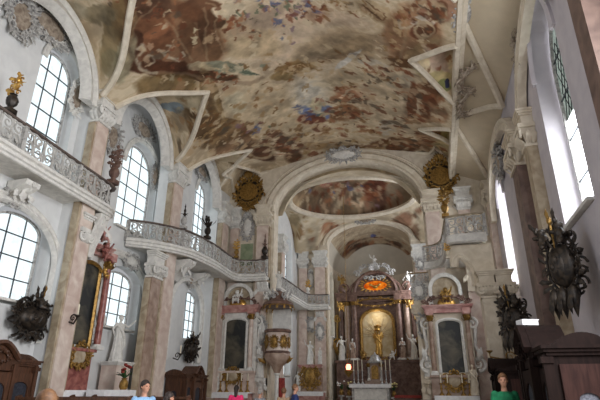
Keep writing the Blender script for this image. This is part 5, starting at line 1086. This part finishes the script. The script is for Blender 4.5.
# ------------------------------------------------------------------ high altar
HX, HY = -4.2, 39.6
t = thing('high_altar','tall maroon and gilt high altar with a glowing arched niche at the choir end','altar',(HX,HY,0))
m = MB()
for i in range(3): m.box(0,-1.4+.25*i,.15+.3*i,5.4-.5*i,3.4-.5*i,.3)
m.build('steps', M['stucco_g'], t, smooth=False)
m = MB(); m.box(0,-.3,2.3,6.3,1.6,2.9); m.box(0,-.35,3.7,6.5,1.75,.18); m.build('plinth', M['maroon'], t, smooth=False)
nz0, nz1, nw = 4.1, 7.75, 1.35
m = MB(); ar = arc(0,nw,nz1-1.05,1.05,20); m.poly([(-2.1,3.7),(2.1,3.7),(2.1,8.3),(-2.1,8.3)], [[(-nw,nz0),(nw,nz0)]+ar], lambda u,v,q: (u,-.1+q,v), .55); m.build('niche_wall', M['maroon'], t, smooth=False)
m = MB(); m.poly([(-nw-.02,nz0-.02),(nw+.02,nz0-.02)]+ar, [], lambda u,v,q: (u,.42+q,v), .05); k = m.build('niche_back', M['tab'], t, smooth=False)
m = MB()
for i in range(19): a = PI*i/18; q = .5+.0*i; L = 1.5 if i % 2 else 1.15; m.tube([(.35*cos(a),.36,5.7+.35*sin(a)),(min(nw-.05,L)*cos(a),.36,5.7+L*sin(a))],[.05,.012],5)
m.build('gilt_rays', M['tab'], k)
m = MB(); pth = [(-nw,-.1,nz0)]+[(u,-.1,v) for u,v in ar[::-1]]+[(nw,-.1,nz0)]; m.sweep([(0,-.03),(.12,-.06),(.16,.04),(.1,.16),(0,.2)], pth, n_out=(0,-1,0)); m.build('niche_frame', M['dgold'], t)
for s in (-1,1):
    for x, y in ((1.75,-.45),(2.35,-.25),(2.85,.05)): column(t, s*x, y, 3.8, 8.3, .2, 'maroon' if x != 2.35 else 'brown')
    m = MB(); m.box(s*2.3,-.25,8.55,1.6,.9,.4); m.box(s*1.75,-.5,8.55,.55,.7,.5); m.build('entablature_block', M['maroon'], t, smooth=False)
    m = MB(); m.spiral((s*2.5,-.3,9.4),.5,1.5,.14,.07,s,-PI/2); m.tube([(s*2.2,-.3,8.9),(s*1.9,-.3,9.6),(s*1.3,-.3,10.2)],[.14,.12,.1]); m.leaf((s*2.4,-.4,9),(s*.6,-.2,.8),(0,-1,0),.9,.2,.5); m.build('volute', M['maroon'], t)
    m = MB(); m.spiral((s*3.15,-.3,5.2),.4,1.4,.1,.05,s,-PI/2); m.leaf((s*3.1,-.4,4.2),(s*.3,-.2,1),(0,-1,0),1.2,.2,.4); m.spiral((s*3.1,-.3,7.0),.3,1.3,.09,.05,-s,PI/2); m.tube([(s*3.15,-.3,4.8),(s*3.2,-.3,6),(s*3.1,-.3,7.3)],.07); m.build('side_scroll', M['dgold'], t)
m = MB(); m.box(0,-.1,8.45,4.3,.6,.3); cornice(m, 6.3, .75, 8.72, .3, y=.1); m.build('entablature', M['maroon'], t, smooth=False)
ar2 = arc(0,1.75,9.1,1.65,24); hole = [(.95*cos(2*PI*i/24),9.62+.42*sin(2*PI*i/24)) for i in range(24)]
m = MB(); m.poly([(-1.75,9.0),(1.75,9.0)]+ar2, [hole], lambda u,v,q: (u,-.2+q,v), .5); k = m.build('attic_gable', M['maroon'], t, smooth=False)
m = MB(); m.sweep([(0,-.05),(.25,-.05),(.3,.1),(.12,.22),(0,.2)], [(u,-.2,v) for u,v in ar2[::-1]], n_out=(0,-1,0)); m.build('gable_moulding', M['maroon'], k)
m = MB(); m.poly(hole, [], lambda u,v,q: (u,.1+q,v), .03); m.build('amber_glass', GLORY, k, smooth=False)
m = MB()
for i in range(22): a = 2*PI*i/22; m.leaf((.95*cos(a),-.25,9.62+.42*sin(a)),(cos(a),-.1,sin(a)*.8),(0,-1,0),.45 if i % 2 else .3,.07,.1)
m.build('gilt_sunburst', M['gold'], k)
m = MB(); m.ball((0,-.2,9.5),(.22,.1,.14),10,6)
for s in (-1,1): m.leaf((s*.1,-.2,9.52),(s,-.1,.5),(0,-1,0),.45,.1,.4)
m.build('gilt_dove', M['gold'], k)
m = MB(); rocaille(m, 95, 1.4, .5, 9, .08, 12, y=-.3); shell(m,(0,-.35,.1),.7); o = m.build('crest_scrolls', M['stucco_g'], t); o.location = (0,0,10.75)
m = MB(); rocaille(m, 96, 1.6, .3, 9, .06, 12, y=-.6); o = m.build('keystone_scrolls', M['dgold'], t); o.location = (0,0,8.2)
m = MB(); rocaille(m, 97, 2.6, .5, 12, .07, 16, y=-.65); o = m.build('plinth_scrolls', M['dgold'], t); o.location = (0,0,3.4)
# things on and around it
t = thing('altar_table','white altar table with a linen cloth below the glowing niche','altar table',(-4.45,35.8,0))
m = MB(); m.box(0,0,1.42,2.5,1.0,1.0); m.box(0,0,.46,2.9,1.3,.9); m.build('table_block', M['stucco_g'], t, smooth=False); m = MB(); m.box(0,0,1.96,2.75,1.2,.09); m.build('top_slab', M['stucco'], t, smooth=False)
m = MB(); m.box(0,-.02,2.03,2.85,1.26,.04); m.box(0,-.66,1.93,2.85,.02,.22); m.build('altar_cloth', M['cloth'], t, smooth=False); m = MB(); m.box(0,-.51,1.4,2.2,.03,.7); m.build('front_panel', M['stucco'], t, smooth=False)
t = thing('tabernacle','grey marble and silver tabernacle standing at the middle of the altar table','tabernacle',(-4.35,38.02,.92))
m = MB(); m.box(0,0,.7,1.5,.8,1.4); m.box(0,0,2.0,1.0,.7,1.25); m.build('block', M['brown'], t, smooth=False); m = MB(); m.lathe([(.6,2.6),(.62,2.7),(.45,2.85),(.3,3.15),(.1,3.25),(.02,3.4)],20); m.build('dome', M['silver'], t)
m = MB(); m.poly([(-.26,1.5),(.26,1.5)]+arc(0,.26,2.2,.26,10), [], lambda u,v,q: (u,-.4+q,v), .05); m.build('door', M['dgold'], t, smooth=False)
for s in (-1,1): column(t, s*.45, -.4, 1.4, 2.6, .07, 'stucco_g')
for i, x in enumerate((-1.5,-1.15,-.8,.8,1.15,1.5)):
    candlestick('%s tall silver candlestick from the left behind the altar table' % ('first','second','third','fourth','fifth','sixth')[i], (-4.4+x*.85,36.2,2.06), 1.65, 'silver')
statue('gilded robed devotional figure inside the glowing niche', (HX,39.55,4.2), 0, 'still', STILL, 1.9, 'gold', 'gold', wings='gold', base='dgold', name='statue')
m = MB(); m.lathe([(.2,0),(.26,.05),(.22,.2),(.3,.36)],12); t = thing('crown','gilt crown on the head of the figure in the glowing niche','crown',(HX,39.53,6.02)); m.build('circlet', M['gold'], t)
m = MB(); m.ball((0,0,.44),.07,8,6)
for i in range(6): a = 2*PI*i/6; m.tube([(.28*cos(a),.28*sin(a),.34),(.2*cos(a),.2*sin(a),.46),(0,0,.42)],.02)
m.build('arches', M['gold'], t)
for loc, rz, key, p, h, mt, rb, lb in (((-6.95,38.65,3.9),.3,'lean',LEAN,1.7,'stucco','stucco','white statue on the left side of the high altar'),((-6.1,38.65,3.88),.2,'still',STILL,1.5,'stucco','brown','brown-robed statue next to the left niche column'),
   ((-1.5,38.65,3.9),-.3,'up',ARMSUP,1.7,'stucco','stucco','white statue with a raised arm on the right side of the high altar'),((-2.3,38.65,3.88),-.2,'armf',ARMF,1.5,'stucco','brown','brown-robed statue next to the right niche column'),
   ((-6.9,39.35,9.12),.4,'up',ARMSUP,1.5,'dgold','dgold','gilded angel standing on the left end of the high altar cornice'),((-1.55,39.35,9.12),-.4,'lean',LEAN,1.5,'stucco','stucco','white angel on the right end of the high altar cornice'),
   ((-4.2,39.5,10.85),0,'up',ARMSUP,1.3,'stucco','stucco','white figure at the very top of the high altar gable')):
    statue(lb, loc, rz, key, p, h, mt, rb, wings=h in (1.5,) and loc[2] > 8)
putto('gilt cherub hovering at the left end under the high altar cornice', (-6.95,38.9,7.55), .3, .9, 'gold', 'gold', 11); putto('gilt cherub at the right end under the high altar cornice', (-1.6,38.9,7.6), -.3, .8, 'dgold', 'gold', 12)
putto('white cherub left of the tabernacle at the niche foot', (-5.3,38.9,3.85), .2, .8, 'dgold', 'dgold', 13); putto('white cherub right of the tabernacle at the niche foot', (-3.1,38.9,3.85), -.2, .8, 'stucco', 'dgold', 14)
# hanging lamp, flowers and small furniture near the choir
t = thing('hanging_lamp','hanging sanctuary lamp with a glowing red and white glass before the choir','lamp',(-4.62,27.6,2.5))
m = MB(); m.lathe([(.02,-.22),(.08,-.16),(.2,0),(.24,.12),(.2,.16)],16); m.build('bowl', M['dgold'], t); m = MB(); m.lathe([(.11,.16),(.15,.3),(.12,.44),(.02,.46)],14); m.build('lamp_glass', FLAME, t)
m = MB()
for i in range(3): a = 2*PI*i/3; m.tube([(.22*cos(a),.22*sin(a),.14),(0,0,1.3)],.012,4)
m.tube([(0,0,1.3),(0,0,11.2)],.012,4); m.build('chain', M['dgold'], t)
def vase(label, loc, col, seed, h=.9):
    t = thing('flower_vase', label, 'flower vase', loc); R = random.Random(seed); m = MB(); m.lathe([(.1,0),(.16,.1),(.14,.25),(.08,.34),(.11,.38)],14); m.build('vase', M['dgold'], t)
    m = MB()
    for i in range(22): a = R.uniform(0,2*PI); e = R.uniform(.3,1.3); m.leaf((0,0,.36),(cos(a)*cos(e),sin(a)*cos(e),sin(e)),(0,0,1),R.uniform(.25,.5)*h,.05,.3)
    m.build('foliage', M['leafg'], t); 
    for i in range(8): m = MB(); a = R.uniform(0,2*PI); q = R.uniform(.05,.3)*h; m.ball((q*cos(a),q*sin(a),.55+R.uniform(0,.4)*h),(.07,.07,.05),8,5); m.build('blossom', M[col], t)
    return t
vase('vase of white flowers on the choir floor left of the altar table', (-6.6,36.2,1.35), 'cloth', 1); vase('vase of yellow flowers right of the altar table', (-2.9,35.6,1.25), 'petal', 2); vase('second vase of pale flowers behind the hanging lamp', (-6.1,36.4,1.3), 'petal', 3)
for x, y, lb in ((-6.6,36.2,'left stone flower stand in the choir'),(-2.9,35.6,'right stone flower stand in the choir'),(-6.1,36.4,'stone flower stand nearest the altar table')):
    t = thing('flower_stand', lb, 'stand', (x,y,0)); m = MB(); zt = {36.2:1.34,35.6:1.24,36.4:1.29}[y]; m.box(0,0,.06,.4,.4,.12); m.lathe([(.12,.12),(.09,.3),(.1,zt-.1)],12); m.build('shaft', M['stucco_g'], t); m = MB(); m.box(0,0,zt-.05,.4,.4,.1,.03); m.build('top', M['stucco_g'], t)
t = thing('kneeler','red cushioned kneeler at the right of the choir entrance','kneeler',(-1.6,28.5,0)); m = MB(); m.box(0,0,.6,1.4,.5,1.2); m.box(0,.1,1.24,1.5,.6,.06); m.build('desk', M['wood'], t, smooth=False); m = MB(); m.box(0,0,1.33,1.4,.5,.13,.05); m.build('cushion', M['redcloth'], t)
t = thing('wall_sconce','iron and gilt candle bracket on the pilaster left of the dark confessional','sconce',(2.0,20.3,2.9)); m = MB(); m.tube([(1.5,0,-.1),(.8,0,-.25),(0,0,-.1),(0,0,.05)],.03); m.spiral((.7,0,-.1),.2,1.3,.025,.015,1,0); m.build('arm', M['dgold'], t); m = MB(); m.lathe([(.02,.02),(.12,.1),(.12,.13),(.03,.13)],12); m.build('drip_pan', M['dgold'], t); m = MB(); m.lathe([(.03,.13),(.03,.55),(.004,.6)],8); m.build('candle', M['ivory'], t)
for x, y, z, lb in ((-10.9,13.35,3.7,'small dark sconce on the ochre pilaster beside the near left trophy'),(-10.8,20.15,3.0,'small iron sconce with a candle on the brown lower pilaster')):
    t = thing('wall_sconce', lb, 'sconce', (x,y,z)); m = MB(); m.tube([(-.35,0,-.1),(-.1,0,-.18),(0,0,0)],.03); m.spiral((-.15,0,0),.13,1.2,.025,.015,1,0); m.build('arm', M['bronze'], t); m = MB(); m.lathe([(.02,0),(.1,.06),(.1,.09),(.03,.09)],12); m.build('drip_pan', M['bronze'], t); m = MB(); m.lathe([(.028,.09),(.028,.4),(.004,.44)],8); m.build('candle', M['ivory'], t)
# altar furniture of the left wall and the high-backed pews
t = thing('table','cloth-covered white table in front of the left wall altar','table',(-10.6,15.3,0),LR); m = MB(); m.box(0,0,1.5,1.7,.6,.05); m.build('tabletop', M['wood'], t, smooth=False); m = MB(); m.box(0,0,1.55,1.76,.66,.05); m.box(0,-.33,1.42,1.76,.02,.3); m.box(-.88,0,1.42,.02,.66,.3); m.box(.88,0,1.42,.02,.66,.3); m.build('tablecloth', M['cloth'], t, smooth=False)
for sx in (-1,1):
    for sy in (-1,1): m = MB(); m.box(sx*.75,sy*.22,.74,.09,.09,1.48); m.build('leg', M['wood'], t, smooth=False)
vase('small dark bouquet on the white table by the left wall altar', (-10.6,15.9,1.58), 'redcloth', 6, .7)
def pew(label, loc, w, h, group):
    t = thing('pew', label, 'pew', loc, 0, group)
    m = MB(); m.box(0,.0,h*.5,w,.05,h); m.build('backrest', M['wood'], t, smooth=False); m = MB(); m.box(0,-.01,h-.02,w+.04,.14,.06); m.build('top_rail', M['wood'], t, smooth=False); m = MB(); m.box(0,.3,.45,w,.45,.05); m.build('seat', M['wood'], t, smooth=False)
    for s in (-1,1):
        m = MB(); m.poly([(-.12,0),(.6,0),(.6,.5),(.5,.75),(.2,.85),(.12,h*.9),(.04,h+.06),(-.1,h+.02)], [], lambda u,v,q: (s*(w/2)+(q-.04),u,v), .08); m.spiral((s*w/2,.3,.72),.12,1.2,.04,.025,1,0,ax=((0,1,0),(0,0,1))); m.build('end_panel', M['wood'], t, smooth=False)
    return t
p0 = pew('nearest of the brown high-backed pews on the left', (-8.7,11.0,0), 3.2, 1.38, 'pews on the left side')
for i, y in enumerate((12.0,13.0,14.0)): copy_tree(p0, (-8.7,y,0), 0, '%s brown high-backed pew counted from the nearest on the left' % ('second','third','fourth','fifth')[i])

# ------------------------------------------------------------------ camera, light
cd = bpy.data.cameras.new('camera'); co = bpy.data.objects.new('camera', cd); COL.objects.link(co)
cd.sensor_fit = 'HORIZONTAL'; cd.sensor_width = 36; cd.lens = 36*F0/600; cd.clip_end = 300
Rm = Matrix(((RT[0],UP[0],-fw[0]),(RT[1],UP[1],-fw[1]),(RT[2],UP[2],-fw[2]))).to_4x4()
co.matrix_world = Matrix.Translation(CAM) @ Rm
S.camera = co
w = bpy.data.worlds.new('sky'); S.world = w; w.use_nodes = True
w.node_tree.nodes['Background'].inputs[0].default_value = (*lin((226,228,232)),1); w.node_tree.nodes['Background'].inputs[1].default_value = .5
def area(name, loc, d, sx, sy, e, c=(236,240,248)):
    """daylight entering by a window the photograph does not show"""
    l = bpy.data.lights.new(name, 'AREA'); l.shape = 'RECTANGLE'; l.size = sx; l.size_y = sy; l.energy = e; l.color = lin(c)
    o = bpy.data.objects.new(name, l); COL.objects.link(o); o.location = loc; o.rotation_euler = V(d).to_track_quat('-Z','Y').to_euler(); return o
area('daylight_nave_right_window', (3.4,4.5,6.2), (-1,.3,-.1), 3, 6, 1650, (244,244,246))
area('daylight_nave_left_window', (-11.8,3.5,9), (1,.3,-.05), 3, 6, 420)
area('daylight_choir_right_window', (1.2,30.4,9.5), (-1,0,.05), 1.6, 4, 500)
area('daylight_apse_right_window', (-.85,38.2,9), (-1,.1,0), 1.2, 4, 200)
def lamp(name, loc, e, c, r=.15):
    l = bpy.data.lights.new(name, 'POINT'); l.energy = e; l.color = lin(c); l.shadow_soft_size = r; o = bpy.data.objects.new(name, l); COL.objects.link(o); o.location = loc
lamp('niche_fill_light', (HX,39.35,7.25), 22, (255,240,212)); lamp('sanctuary_lamp_light', (-4.62,27.6,2.85), 4, (255,170,130), .1)  # first: unseen light added to brighten the niche; second belongs to the hanging lamp
S.view_settings.view_transform = 'Standard'; S.view_settings.look = 'None'; S.view_settings.gamma = 1; S.view_settings.exposure = 0
S.cycles.max_bounces = 10; S.cycles.diffuse_bounces = 6; S.cycles.use_denoising = True
